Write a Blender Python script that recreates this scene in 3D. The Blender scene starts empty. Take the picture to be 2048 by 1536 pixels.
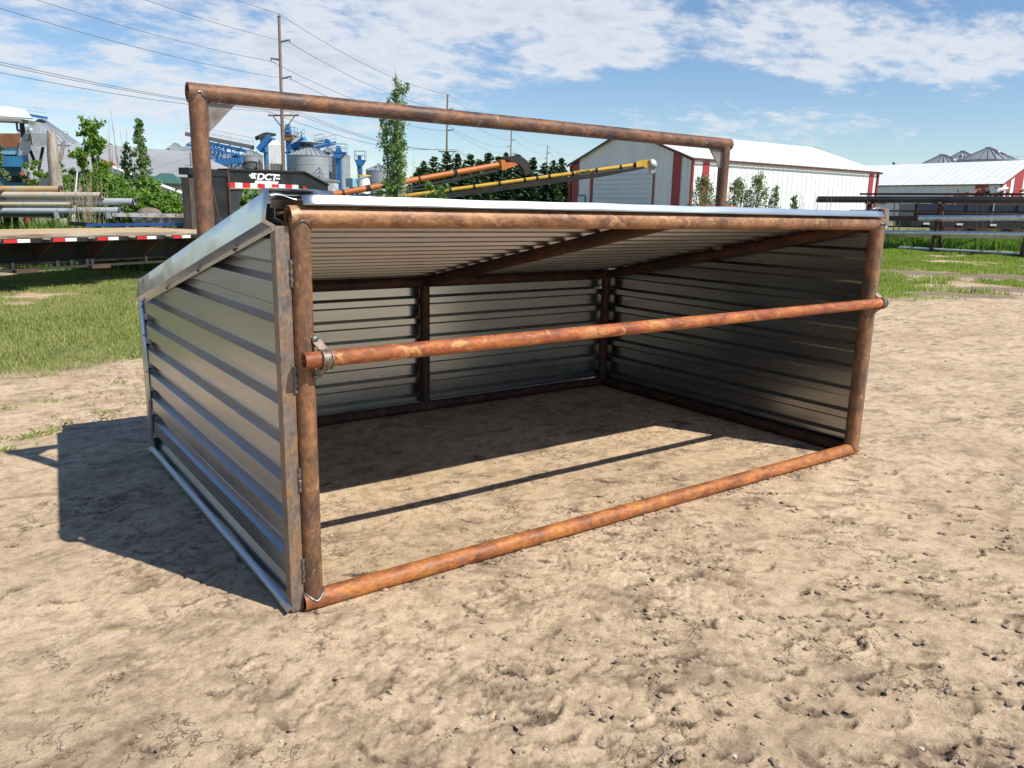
import bpy, math, random
import numpy as np
from mathutils import Vector, Matrix
R = math.radians
rng = np.random.default_rng(7)
random.seed(7)
scn = bpy.context.scene
col = scn.collection

# ------------------------------------------------------------------ camera
CAMR = Vector((0.8123899797109717, -0.5827672575337077, 0.020120745807448305))
CAMU = Vector((0.11070529641216001, 0.18801988639643066, 0.9759061735975283))
CAMF = Vector((0.572509264738574, 0.7905889234400608, -0.21726089367942625))
CAMC = Vector((-1.184306699594543, -3.1208493648742213, 1.7699136472050239))
FPX = 1566.7235
cam_data = bpy.data.cameras.new("camera")
cam = bpy.data.objects.new("camera", cam_data)
col.objects.link(cam)
cam_data.sensor_fit = 'HORIZONTAL'
cam_data.sensor_width = 36.0
cam_data.lens = 36.0 * FPX / 2048.0
cam_data.clip_start = 0.05
cam_data.clip_end = 5000
cam.matrix_world = Matrix(((CAMR.x, CAMU.x, -CAMF.x, CAMC.x), (CAMR.y, CAMU.y, -CAMF.y, CAMC.y),
                           (CAMR.z, CAMU.z, -CAMF.z, CAMC.z), (0, 0, 0, 1)))
scn.camera = cam

# ------------------------------------------------------------------ light
SUN = Vector((0.39, -0.82, 1.0)).normalized()
SUN_EL = math.asin(SUN.z)
SUN_AZ = math.atan2(SUN.x, SUN.y)
sd = bpy.data.lights.new("sun", 'SUN')
sd.energy = 4.6
sd.angle = R(0.5)
sd.color = (1.0, 0.96, 0.87)
so = bpy.data.objects.new("sun", sd)
col.objects.link(so)
so.rotation_euler = (-SUN).to_track_quat('-Z', 'Y').to_euler()
scn.view_settings.view_transform = 'Standard'
scn.view_settings.look = 'None'
scn.view_settings.exposure = 0.38
scn.view_settings.gamma = 1.0

world = bpy.data.worlds.new("World")
scn.world = world
world.use_nodes = True


def build_sky():
    nt = world.node_tree
    nt.nodes.clear()
    N = nt.nodes.new
    L = nt.links.new
    out = N('ShaderNodeOutputWorld')
    bg = N('ShaderNodeBackground')
    bg.inputs[1].default_value = 0.10
    sky = N('ShaderNodeTexSky')
    sky.sky_type = 'NISHITA'
    sky.sun_disc = False
    sky.sun_elevation = SUN_EL
    sky.sun_rotation = SUN_AZ
    sky.altitude = 300
    sky.air_density = 1.0
    sky.dust_density = 0.15
    sky.ozone_density = 3.0
    tc = N('ShaderNodeTexCoord')
    sep = N('ShaderNodeSeparateXYZ')
    L(tc.outputs['Generated'], sep.inputs[0])

    def m(op, a, b=None, c=None, clamp=False):
        n = N('ShaderNodeMath')
        n.operation = op
        n.use_clamp = clamp
        for i, v in enumerate((a, b, c)):
            if v is None:
                continue
            if isinstance(v, (int, float)):
                n.inputs[i].default_value = v
            else:
                L(v, n.inputs[i])
        return n.outputs[0]
    zz = m('MAXIMUM', sep.outputs[2], 0.0)
    zi = m('ADD', zz, 0.22)
    u = m('DIVIDE', sep.outputs[0], zi)
    v = m('DIVIDE', sep.outputs[1], zi)
    comb = N('ShaderNodeCombineXYZ')
    L(u, comb.inputs[0])
    L(v, comb.inputs[1])

    def noise(scale, detail, rough, off, stretch=(1, 1, 1), rot=0.0, dist=0.0):
        mp = N('ShaderNodeMapping')
        mp.inputs['Location'].default_value = off
        mp.inputs['Rotation'].default_value = (0, 0, rot)
        mp.inputs['Scale'].default_value = stretch
        L(comb.outputs[0], mp.inputs[0])
        n = N('ShaderNodeTexNoise')
        n.inputs['Scale'].default_value = scale
        n.inputs['Detail'].default_value = detail
        n.inputs['Roughness'].default_value = rough
        n.inputs['Distortion'].default_value = dist
        L(mp.outputs[0], n.inputs['Vector'])
        return n.outputs['Fac']
    big = noise(0.8, 3, 0.5, (3.1, 1.7, 0), rot=0.5)
    puff = noise(3.3, 9, 0.64, (0.3, 7.9, 0), (1, 1.3, 1), 0.62, 0.25)
    fine = noise(9.0, 6, 0.62, (5.1, 2.2, 0), (1, 1.4, 1), 0.62)

    def blob(px, py, su, sv, rot=0.0):
        # a cloud bank: a soft ellipse round a direction, in the flat cloud-layer plane
        d = CAMF + CAMR * ((px - 1024) / FPX) + CAMU * ((768 - py) / FPX)
        d.normalize()
        cu, cv = d.x / (max(d.z, 0) + 0.22), d.y / (max(d.z, 0) + 0.22)
        a = math.atan2(CAMF.x, CAMF.y) + rot
        du = m('SUBTRACT', u, cu)
        dv = m('SUBTRACT', v, cv)
        ru = m('SUBTRACT', m('MULTIPLY', du, math.cos(a)), m('MULTIPLY', dv, math.sin(a)))
        rv = m('ADD', m('MULTIPLY', du, math.sin(a)), m('MULTIPLY', dv, math.cos(a)))
        q = m('ADD', m('POWER', m('ABSOLUTE', m('DIVIDE', ru, su)), 2.0), m('POWER', m('ABSOLUTE', m('DIVIDE', rv, sv)), 2.0))
        return m('SUBTRACT', 1.0, q, clamp=True)
    b = None
    for args in CLOUD_BANKS:
        w = args[-1]
        x = m('MULTIPLY', blob(*args[:-1]), w)
        b = x if b is None else m('ADD', b, x)
    dens = m('ADD', m('MULTIPLY', puff, 1.0), m('MULTIPLY', fine, 0.70))
    dens = m('ADD', dens, m('MULTIPLY', big, 0.35))
    dens = m('ADD', dens, m('MULTIPLY', b, 0.36))
    cover = N('ShaderNodeMapRange')
    cover.interpolation_type = 'SMOOTHSTEP'
    cover.inputs['From Min'].default_value = 1.19
    cover.inputs['From Max'].default_value = 1.50
    L(dens, cover.inputs['Value'])
    cov = m('MULTIPLY', cover.outputs[0], 0.9)
    # thick cores a little greyer than the sunlit rims
    core = N('ShaderNodeMapRange')
    core.inputs['From Min'].default_value = 1.36
    core.inputs['From Max'].default_value = 1.62
    L(m('ADD', dens, m('MULTIPLY', fine, -0.3)), core.inputs['Value'])
    cc = N('ShaderNodeMixRGB')
    cc.inputs[1].default_value = (6.0, 6.3, 6.8, 1)
    cc.inputs[2].default_value = (4.0, 4.6, 5.6, 1)
    L(core.outputs[0], cc.inputs[0])
    mix = N('ShaderNodeMixRGB')
    L(cov, mix.inputs[0])
    hs = N('ShaderNodeHueSaturation')
    hs.inputs['Saturation'].default_value = 1.08
    hs.inputs['Hue'].default_value = 0.503
    hs.inputs['Value'].default_value = 1.0
    L(sky.outputs[0], hs.inputs['Color'])
    L(hs.outputs[0], mix.inputs[1])
    L(cc.outputs[0], mix.inputs[2])
    L(mix.outputs[0], bg.inputs[0])
    L(bg.outputs[0], out.inputs[0])


CLOUD_BANKS = [(250, 130, 1.5, 1.1, 0.0, 0.82), (620, 230, .9, 0.8, 0.0, 0.6), (860, 70, .75, 0.5, 0.0, 0.75),
               (1700, 75, 1.0, 0.42, 0.0, 1.12), (1190, 125, 0.28, 0.22, 0.3, 0.8), (1500, 255, .8, 0.34, 0.0, 0.8), (1000, 0, .6, .3, 0, .35)]
build_sky()


# ------------------------------------------------------------------ ground height and pixel-to-place helpers
FH = Vector((CAMF.x, CAMF.y, 0)).normalized()
RH = Vector((FH.y, -FH.x, 0))
SL = 0.014


def G(x, y):
    d = (x - CAMC.x) * FH.x + (y - CAMC.y) * FH.y
    return SL * max(0.0, d - 12.0)


def ray(px, py):
    v = CAMF + CAMR * ((px - 1024) / FPX) + CAMU * ((768 - py) / FPX)
    return v / v.dot(FH)


def at(px, py, d):
    return CAMC + ray(px, py) * d


def gnd(px, py):
    v = ray(px, py)
    d = -CAMC.z / v.z
    if d > 12 or d < 0:
        d = (CAMC.z + 12 * SL) / (SL - v.z)
    return CAMC + v * d


def foot(px, d):
    """ground point under the image column px at forward distance d (column measured near the horizon)"""
    p = at(px, 410, d)
    return Vector((p.x, p.y, G(p.x, p.y)))


def on_plane(px, py, P, Q, off=0.0):
    e = Vector((Q.x - P.x, Q.y - P.y, 0)).normalized()
    n = Vector((-e.y, e.x, 0))
    v = ray(px, py)
    t = ((P - CAMC).dot(n) + off) / v.dot(n)
    return CAMC + v * t


# ------------------------------------------------------------------ numpy noise
def vnoise(x, y, seed=0):
    xi = np.floor(x).astype(np.int64)
    yi = np.floor(y).astype(np.int64)
    xf = x - xi
    yf = y - yi

    def h(a, b):
        n = (a * 374761393 + b * 668265263 + seed * 1442695041) & 0xFFFFFFFF
        n = ((n ^ (n >> 13)) * 1274126177) & 0xFFFFFFFF
        n = n ^ (n >> 16)
        return (n & 0xFFFFFF) / float(0xFFFFFF)
    sx = xf * xf * (3 - 2 * xf)
    sy = yf * yf * (3 - 2 * yf)
    a = h(xi, yi) * (1 - sx) + h(xi + 1, yi) * sx
    b_ = h(xi, yi + 1) * (1 - sx) + h(xi + 1, yi + 1) * sx
    return a * (1 - sy) + b_ * sy


def fbm(x, y, octv=4, seed=0, gain=0.5):
    s = 0
    a = 1.0
    t = 0
    for i in range(octv):
        s = s + a * vnoise(x * 2 ** i + 17.3 * i, y * 2 ** i - 9.1 * i, seed + i)
        t += a
        a *= gain
    return s / t


# ------------------------------------------------------------------ materials
MATS = {}


def nodemat(name):
    mt = bpy.data.materials.new(name)
    mt.use_nodes = True
    nt = mt.node_tree
    bs = nt.nodes['Principled BSDF']
    return mt, nt, bs


def ramp(nt, stops):
    r = nt.nodes.new('ShaderNodeValToRGB')
    e = r.color_ramp.elements
    while len(e) < len(stops):
        e.new(0.5)
    for i, (p, c) in enumerate(stops):
        e[i].position = p
        e[i].color = (c[0], c[1], c[2], 1)
    return r


def tex(nt, scale, detail=4, rough=0.55, stretch=(1, 1, 1), coord='Object', dist=0.0, off=(0, 0, 0)):
    tc = nt.nodes.new('ShaderNodeTexCoord')
    mp = nt.nodes.new('ShaderNodeMapping')
    mp.inputs['Scale'].default_value = stretch
    mp.inputs['Location'].default_value = off
    nt.links.new(tc.outputs[coord], mp.inputs[0])
    n = nt.nodes.new('ShaderNodeTexNoise')
    n.inputs['Scale'].default_value = scale
    n.inputs['Detail'].default_value = detail
    n.inputs['Roughness'].default_value = rough
    n.inputs['Distortion'].default_value = dist
    nt.links.new(mp.outputs[0], n.inputs['Vector'])
    return n


def bump(nt, bs, fac, strength=0.3, dist=0.005):
    b = nt.nodes.new('ShaderNodeBump')
    b.inputs['Strength'].default_value = strength
    b.inputs['Distance'].default_value = dist
    nt.links.new(fac, b.inputs['Height'])
    nt.links.new(b.outputs[0], bs.inputs['Normal'])


def mottled(name, stops, scale=3.0, rough=0.7, metal=0.0, stretch=(1, 1, 1), detail=6, bumps=0.0, bdist=0.004, rvar=0.0, spec=0.5, nrough=0.6, dist=0.0):
    if name in MATS:
        return MATS[name]
    mt, nt, bs = nodemat(name)
    n = tex(nt, scale, detail, nrough, stretch, dist=dist)
    r = ramp(nt, stops)
    nt.links.new(n.outputs['Fac'], r.inputs[0])
    nt.links.new(r.outputs[0], bs.inputs['Base Color'])
    bs.inputs['Roughness'].default_value = rough
    bs.inputs['Metallic'].default_value = metal
    bs.inputs['Specular IOR Level'].default_value = spec
    if rvar:
        mr = nt.nodes.new('ShaderNodeMapRange')
        mr.inputs['From Min'].default_value = 0.3
        mr.inputs['From Max'].default_value = 0.7
        mr.inputs['To Min'].default_value = rough - rvar
        mr.inputs['To Max'].default_value = rough + rvar
        nt.links.new(n.outputs['Fac'], mr.inputs[0])
        nt.links.new(mr.outputs[0], bs.inputs['Roughness'])
    if bumps:
        bump(nt, bs, n.outputs['Fac'], bumps, bdist)
    MATS[name] = mt
    return mt


def flat(name, c, rough=0.6, metal=0.0, v=0.14, scale=2.5, spec=0.5):
    lo = tuple(x * (1 - v) for x in c)
    hi = tuple(min(1, x * (1 + v)) for x in c)
    return mottled(name, [(0.3, lo), (0.7, hi)], scale, rough, metal, spec=spec)


def rust(name, a, b, c, flake=None, flake_at=0.62, along='X', rough=0.5, metal=0.35):
    """mill-scaled rusty pipe: long streaks along the pipe, blotches, flakes"""
    mt, nt, bs = nodemat(name)
    st = {'X': (0.6, 1, 1), 'Y': (1, 0.6, 1), 'Z': (1, 1, 0.6)}[along]
    n1 = tex(nt, 10.0, 10, 0.74, st, dist=0.25)
    r1 = ramp(nt, [(0.38, a), (0.5, b), (0.61, c)])
    n5 = tex(nt, 2.6, 9, 0.72, st, dist=0.2, off=(8.1, 3.3, 2.2))
    r5 = ramp(nt, [(0.54, (0, 0, 0)), (0.64, (0.75, 0.75, 0.75))])
    nt.links.new(n5.outputs['Fac'], r5.inputs[0])
    nt.links.new(n1.outputs['Fac'], r1.inputs[0])
    st2 = {'X': (0.45, 1, 1), 'Y': (1, 0.45, 1), 'Z': (1, 1, 0.45)}[along]
    n2 = tex(nt, 75.0, 6, 0.7, st2)
    m5 = nt.nodes.new('ShaderNodeMixRGB')
    m5.inputs[2].default_value = (a[0] * .8, a[1] * .95, a[2] * 1.1, 1)
    nt.links.new(r5.outputs[0], m5.inputs[0])
    nt.links.new(r1.outputs[0], m5.inputs[1])
    mx = nt.nodes.new('ShaderNodeMixRGB')
    mx.blend_type = 'MULTIPLY'
    mx.inputs[0].default_value = 0.62
    r2 = ramp(nt, [(0.36, (0.5, 0.47, 0.45)), (0.62, (1.25, 1.22, 1.18))])
    nt.links.new(n2.outputs['Fac'], r2.inputs[0])
    nt.links.new(m5.outputs[0], mx.inputs[1])
    nt.links.new(r2.outputs[0], mx.inputs[2])
    last = mx.outputs[0]
    n3 = tex(nt, 11.0, 12, 0.78, st, dist=0.6, off=(3.7, 1.2, 5.5))
    if flake:
        r3 = ramp(nt, [(flake_at, (0, 0, 0)), (flake_at + 0.012, (1, 1, 1))])
        nt.links.new(n3.outputs['Fac'], r3.inputs[0])
        m3 = nt.nodes.new('ShaderNodeMixRGB')
        m3.inputs[2].default_value = (*flake, 1)
        nt.links.new(r3.outputs[0], m3.inputs[0])
        nt.links.new(last, m3.inputs[1])
        last = m3.outputs[0]
    # pitting
    n4 = tex(nt, 60, 4, 0.6)
    r4 = ramp(nt, [(0.66, (1, 1, 1)), (0.72, (0.45, 0.42, 0.4))])
    nt.links.new(n4.outputs['Fac'], r4.inputs[0])
    m4 = nt.nodes.new('ShaderNodeMixRGB')
    m4.blend_type = 'MULTIPLY'
    m4.inputs[0].default_value = 0.8
    nt.links.new(last, m4.inputs[1])
    nt.links.new(r4.outputs[0], m4.inputs[2])
    nt.links.new(m4.outputs[0], bs.inputs['Base Color'])
    bs.inputs['Metallic'].default_value = metal
    mr = nt.nodes.new('ShaderNodeMapRange')
    mr.inputs['From Min'].default_value = 0.3
    mr.inputs['From Max'].default_value = 0.7
    mr.inputs['To Min'].default_value = rough - 0.06
    mr.inputs['To Max'].default_value = rough + 0.24
    nt.links.new(n1.outputs['Fac'], mr.inputs[0])
    nt.links.new(mr.outputs[0], bs.inputs['Roughness'])
    bump(nt, bs, n3.outputs['Fac'], 0.6, 0.004)
    return mt


def galv(name, base=(0.55, 0.56, 0.57), rough=0.3, var=0.06, bumps=0.0, streak='X', dirty=0.25, buckle=0.0, spangle=True):
    """galvanised sheet: soft reflections, faint spangle, chalky bloom"""
    mt, nt, bs = nodemat(name)
    st = {'X': (0.12, 1, 1), 'Y': (1, 0.12, 1), 'Z': (1, 1, 0.12)}[streak]
    n1 = tex(nt, 7, 7, 0.65, st, dist=0.3)
    r1 = ramp(nt, [(0.3, tuple(x * (1 - dirty) for x in base)), (0.62, base), (0.78, tuple(min(1, x * 1.12) for x in base))])
    nt.links.new(n1.outputs['Fac'], r1.inputs[0])
    nt.links.new(r1.outputs[0], bs.inputs['Base Color'])
    bs.inputs['Metallic'].default_value = 0.93
    n2 = tex(nt, 3.0, 6, 0.6, st, off=(2, 5, 1))
    mr = nt.nodes.new('ShaderNodeMapRange')
    mr.inputs['From Min'].default_value = 0.3
    mr.inputs['From Max'].default_value = 0.75
    mr.inputs['To Min'].default_value = rough - var
    mr.inputs['To Max'].default_value = rough + var * 2
    nt.links.new(n2.outputs['Fac'], mr.inputs[0])
    nt.links.new(mr.outputs[0], bs.inputs['Roughness'])
    if buckle:
        n3 = tex(nt, 3.2, 2, 0.5)
        bump(nt, bs, n3.outputs['Fac'], 1.0, buckle)
    return mt


def leafmat(name, c1, c2, scale=1.6, trans=0.35):
    if name in MATS:
        return MATS[name]
    mt = bpy.data.materials.new(name)
    mt.use_nodes = True
    nt = mt.node_tree
    nt.nodes.clear()
    o = nt.nodes.new('ShaderNodeOutputMaterial')
    n = tex(nt, scale, 4, 0.6)
    r = ramp(nt, [(0.3, c1), (0.7, c2)])
    nt.links.new(n.outputs['Fac'], r.inputs[0])
    p = nt.nodes.new('ShaderNodeBsdfPrincipled')
    p.inputs['Roughness'].default_value = 0.55
    t = nt.nodes.new('ShaderNodeBsdfTranslucent')
    mx = nt.nodes.new('ShaderNodeMixShader')
    mx.inputs[0].default_value = trans
    nt.links.new(r.outputs[0], p.inputs['Base Color'])
    tr = nt.nodes.new('ShaderNodeMixRGB')
    tr.blend_type = 'MULTIPLY'
    tr.inputs[0].default_value = 1
    tr.inputs[2].default_value = (1.2, 1.35, 0.5, 1)
    nt.links.new(r.outputs[0], tr.inputs[1])
    nt.links.new(tr.outputs[0], t.inputs[0])
    nt.links.new(p.outputs[0], mx.inputs[1])
    nt.links.new(t.outputs[0], mx.inputs[2])
    nt.links.new(mx.outputs[0], o.inputs[0])
    MATS[name] = mt
    return mt


# ------------------------------------------------------------------ mesh builder
class MB:
    def __init__(s):
        s.v = []
        s.f = []

    def add(s, vs, fs):
        o = len(s.v)
        s.v += [tuple(x) for x in vs]
        s.f += [tuple(i + o for i in q) for q in fs]
        return s

    def hexa(s, p):
        return s.add(p, [(0, 3, 2, 1), (4, 5, 6, 7), (0, 1, 5, 4), (1, 2, 6, 5), (2, 3, 7, 6), (3, 0, 4, 7)])

    def box(s, a, b):
        x0, y0, z0 = a
        x1, y1, z1 = b
        return s.hexa([(x0, y0, z0), (x1, y0, z0), (x1, y1, z0), (x0, y1, z0), (x0, y0, z1), (x1, y0, z1), (x1, y1, z1), (x0, y1, z1)])

    def beam(s, p, q, w, h, up=(0, 0, 1)):
        p = Vector(p)
        q = Vector(q)
        d = (q - p).normalized()
        u = Vector(up)
        a = d.cross(u)
        if a.length < 1e-4:
            a = d.cross(Vector((1, 0, 0)))
        a.normalize()
        u = a.cross(d)
        a = a * (w / 2)
        u = u * (h / 2)
        return s.hexa([p - a - u, p + a - u, q + a - u, q - a - u, p - a + u, p + a + u, q + a + u, q - a + u])

    def tube(s, p, q, r0, r1=None, n=16, caps=True, hollow=0.0):
        r1 = r0 if r1 is None else r1
        p = Vector(p)
        q = Vector(q)
        d = (q - p).normalized()
        a = d.orthogonal().normalized()
        b = d.cross(a)
        vs = []
        for c, r in ((p, r0), (q, r1)):
            for i in range(n):
                t = 2 * math.pi * i / n
                vs.append(c + (a * math.cos(t) + b * math.sin(t)) * r)
        fs = [(i, (i + 1) % n, n + (i + 1) % n, n + i) for i in range(n)]
        if hollow:
            for c, r in ((p, r0 - hollow), (q, r1 - hollow)):
                for i in range(n):
                    t = 2 * math.pi * i / n
                    vs.append(c + (a * math.cos(t) + b * math.sin(t)) * r)
            for i in range(n):
                j = (i + 1) % n
                fs += [(2 * n + j, 2 * n + i, 3 * n + i, 3 * n + j), (i, 2 * n + i, 2 * n + j, j), (n + j, 3 * n + j, 3 * n + i, n + i)]
        elif caps:
            fs += [tuple(range(n - 1, -1, -1)), tuple(range(n, 2 * n))]
        return s.add(vs, fs)

    def path(s, pts, r, n=8, closed=False, caps=True):
        pts = [Vector(p) for p in pts]
        m_ = len(pts)
        vs = []
        fs = []
        prev = None
        for i, p in enumerate(pts):
            if closed:
                d = pts[(i + 1) % m_] - pts[i - 1]
            else:
                d = pts[min(i + 1, m_ - 1)] - pts[max(i - 1, 0)]
            d.normalize()
            if prev is None:
                a = d.orthogonal().normalized()
            else:
                a = (prev - d * prev.dot(d)).normalized()
            prev = a
            b = d.cross(a)
            rr = r[i] if isinstance(r, (list, tuple)) else r
            for k in range(n):
                t = 2 * math.pi * k / n
                vs.append(p + (a * math.cos(t) + b * math.sin(t)) * rr)
        for i in range(m_ if closed else m_ - 1):
            j = (i + 1) % m_
            for k in range(n):
                l = (k + 1) % n
                fs.append((i * n + k, i * n + l, j * n + l, j * n + k))
        if not closed and caps:
            fs += [tuple(range(n - 1, -1, -1)), tuple(range((m_ - 1) * n, m_ * n))]
        return s.add(vs, fs)

    def lathe(s, c, prof, n=32, a0=0.0, a1=2 * math.pi):
        full = abs(a1 - a0 - 2 * math.pi) < 1e-6
        k = n if full else n + 1
        vs = []
        for r, z in prof:
            for i in range(k):
                t = a0 + (a1 - a0) * i / n
                vs.append((c[0] + r * math.cos(t), c[1] + r * math.sin(t), c[2] + z))
        fs = []
        for j in range(len(prof) - 1):
            for i in range(n):
                l = (i + 1) % k
                fs.append((j * k + i, j * k + l, (j + 1) * k + l, (j + 1) * k + i))
        return s.add(vs, fs)

    def prism(s, poly, ext):
        """polygon (list of 3-D points) pushed along the vector ext"""
        n = len(poly)
        e = Vector(ext)
        vs = [Vector(p) for p in poly] + [Vector(p) + e for p in poly]
        fs = [tuple(range(n - 1, -1, -1)), tuple(range(n, 2 * n))] + [(i, (i + 1) % n, n + (i + 1) % n, n + i) for i in range(n)]
        return s.add(vs, fs)

    def ico(s, c, r, sub=1, jit=0.0, sc=(1, 1, 1)):
        import bmesh
        bm = bmesh.new()
        bmesh.ops.create_icosphere(bm, subdivisions=sub, radius=1.0)
        vs = [Vector((c[0] + v.co.x * r * sc[0] * (1 + random.uniform(-jit, jit)), c[1] + v.co.y * r * sc[1] * (1 + random.uniform(-jit, jit)), c[2] + v.co.z * r * sc[2] * (1 + random.uniform(-jit, jit)))) for v in bm.verts]
        fs = [tuple(v.index for v in f.verts) for f in bm.faces]
        bm.free()
        return s.add(vs, fs)

    def build(s, name, mat, parent=None, loc=None, smooth=40, shear=False, solid=0.0, bevel=0.0):
        me = bpy.data.meshes.new(name)
        off = Vector((0, 0, 0))
        if loc is not None:
            off = Vector(loc)
        vs = [(v[0] - off.x, v[1] - off.y, v[2] - off.z + (G(v[0], v[1]) if shear else 0)) for v in s.v]
        me.from_pydata(vs, [], s.f)
        if smooth:
            me.polygons.foreach_set('use_smooth', [True] * len(me.polygons))
            me.set_sharp_from_angle(angle=R(smooth))
        me.materials.append(mat)
        me.update()
        ob = bpy.data.objects.new(name, me)
        col.objects.link(ob)
        if parent is not None:
            ob.parent = parent
        elif loc is not None:
            ob.location = off
        if solid:
            md = ob.modifiers.new('solid', 'SOLIDIFY')
            md.thickness = solid
            md.offset = 0
        if bevel:
            md = ob.modifiers.new('bevel', 'BEVEL')
            md.width = bevel
            md.segments = 2
            md.limit_method = 'ANGLE'
        return ob


def tag(o, label=None, cat=None, group=None, kind=None):
    if label:
        o['label'] = label
    if cat:
        o['category'] = cat
    if group:
        o['group'] = group
    if kind:
        o['kind'] = kind
    return o


def thing(name, label, cat, loc=(0, 0, 0), rz=0.0, group=None):
    o = bpy.data.objects.new(name, None)
    col.objects.link(o)
    o.empty_display_size = 0.2
    o.location = loc
    o.rotation_euler = (0, 0, rz)
    return tag(o, label, cat, group, 'thing')


def copy_tree(o, parent=None):
    c = o.copy()
    col.objects.link(c)
    if parent is not None:
        c.parent = parent
    for ch in [x for x in bpy.data.objects if x.parent == o]:
        copy_tree(ch, c)
    return c


def quads(name, P, U, V, mat, parent=None, loc=(0, 0, 0)):
    """many small leaf faces: centres P and half-axes U, V (n x 3 arrays)"""
    n = len(P)
    vs = np.empty((n, 4, 3), np.float32)
    vs[:, 0] = P - U
    vs[:, 1] = P - V
    vs[:, 2] = P + U
    vs[:, 3] = P + V
    vs -= np.array(loc, np.float32)
    me = bpy.data.meshes.new(name)
    me.vertices.add(n * 4)
    me.vertices.foreach_set('co', vs.ravel())
    me.loops.add(n * 4)
    me.loops.foreach_set('vertex_index', np.arange(n * 4, dtype=np.int32))
    me.polygons.add(n)
    me.polygons.foreach_set('loop_start', np.arange(0, n * 4, 4, dtype=np.int32))
    me.update(calc_edges=True)
    me.materials.append(mat)
    ob = bpy.data.objects.new(name, me)
    col.objects.link(ob)
    if parent is not None:
        ob.parent = parent
    else:
        ob.location = loc
    return ob


def rand_axes(n, size, var=0.4, aspect=0.55):
    a = rng.normal(size=(n, 3))
    a /= np.linalg.norm(a, axis=1)[:, None]
    b = np.cross(a, rng.normal(size=(n, 3)))
    b /= np.linalg.norm(b, axis=1)[:, None]
    s = size * (1 + rng.uniform(-var, var, n))[:, None]
    return a * s, b * s * aspect


def text_mesh(body, size, extrude=0.0, shear=0.0, space=1.0):
    cu = bpy.data.curves.new('txt', 'FONT')
    cu.body = body
    cu.size = size
    cu.extrude = extrude
    cu.shear = shear
    cu.space_character = space
    cu.offset = size * 0.035
    ob = bpy.data.objects.new('txt', cu)
    col.objects.link(ob)
    bpy.context.view_layer.update()
    me = bpy.data.meshes.new_from_object(ob.evaluated_get(bpy.context.evaluated_depsgraph_get()))
    bpy.data.objects.remove(ob)
    return me


# ------------------------------------------------------------------ ground
EDGE_L = gnd(120, 742)
EDGE_R = gnd(1850, 603)
_e = Vector((EDGE_R.x - EDGE_L.x, EDGE_R.y - EDGE_L.y, 0)).normalized()
_n = Vector((-_e.y, _e.x, 0))
MUD = [(gnd(1800, 545), 2.6, 0.9), (gnd(1990, 553), 2.4, 0.9), (gnd(1920, 590), 1.4, .5), (gnd(2060, 580), 2.5, .6)]


def grass_amount(x, y):
    d = (x - EDGE_L.x) * _n.x + (y - EDGE_L.y) * _n.y
    al = (x - EDGE_L.x) * _e.x + (y - EDGE_L.y) * _e.y
    w = (fbm(x * 0.9, y * 0.9, 4, 3) - 0.5) * 2.2
    g = np.clip((d + w) / 0.8 + 0.3, 0, 1)
    # worn patches further in, and more of them towards the right-hand track
    p = fbm(x * 0.55 + 40, y * 0.55, 4, 11)
    lim = np.where(al > 7, 0.76 - 0.22 * np.clip(1 - (d - 2.0) / 9.0, 0, 1), 0.68 - 0.08 * np.clip(1 - d / 2.5, 0, 1))
    g = g * np.clip((lim - p) / 0.06, 0, 1)
    for c, ra, rb in MUD:
        dx = x - c.x
        dy = y - c.y
        q = ((dx * RH.x + dy * RH.y) / ra) ** 2 + ((dx * FH.x + dy * FH.y) / rb) ** 2
        g = g * np.clip((q + (fbm(x * 1.3, y * 1.3, 3, 5) - .5) * 1.6 - 0.5) / 0.5, 0, 1)
    return g


def mud_amount(x, y):
    m_ = np.zeros_like(x)
    for c, ra, rb in MUD:
        dx = x - c.x
        dy = y - c.y
        q = ((dx * RH.x + dy * RH.y) / ra) ** 2 + ((dx * FH.x + dy * FH.y) / rb) ** 2
        m_ = np.maximum(m_, np.clip(1.5 - q - (fbm(x * 1.6, y * 1.6, 3, 5) - .5) * 1.6, 0, 0.85))
    return m_


def axis(lo, hi, step, far, grow):
    a = list(np.arange(lo, hi, step))
    v = a[-1]
    st = step
    while v < far:
        st *= grow
        v += st
        a.append(v)
    v = lo
    st = step
    pre = []
    while v > -far:
        st *= grow
        v -= st
        pre.append(v)
    return np.array(pre[::-1] + a)


TRACKS = []
_tr = np.random.default_rng(21)
for i in range(470):
    # hoof and lug prints: short scooped gouges with a lifted rim, mostly on the right-hand side
    if i < 300:
        p = gnd(_tr.uniform(900, 2300), _tr.uniform(940, 1560))
    elif i < 410:
        p = gnd(_tr.uniform(1200, 2300), _tr.uniform(1000, 1400))
    else:
        p = gnd(_tr.uniform(-150, 1000), _tr.uniform(780, 1560))
    TRACKS.append((p.x, p.y, _tr.uniform(0.02, 0.085), _tr.uniform(0.006, 0.022), _tr.normal(2.5, 0.5), _tr.uniform(0.5, 1.0)))


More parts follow.
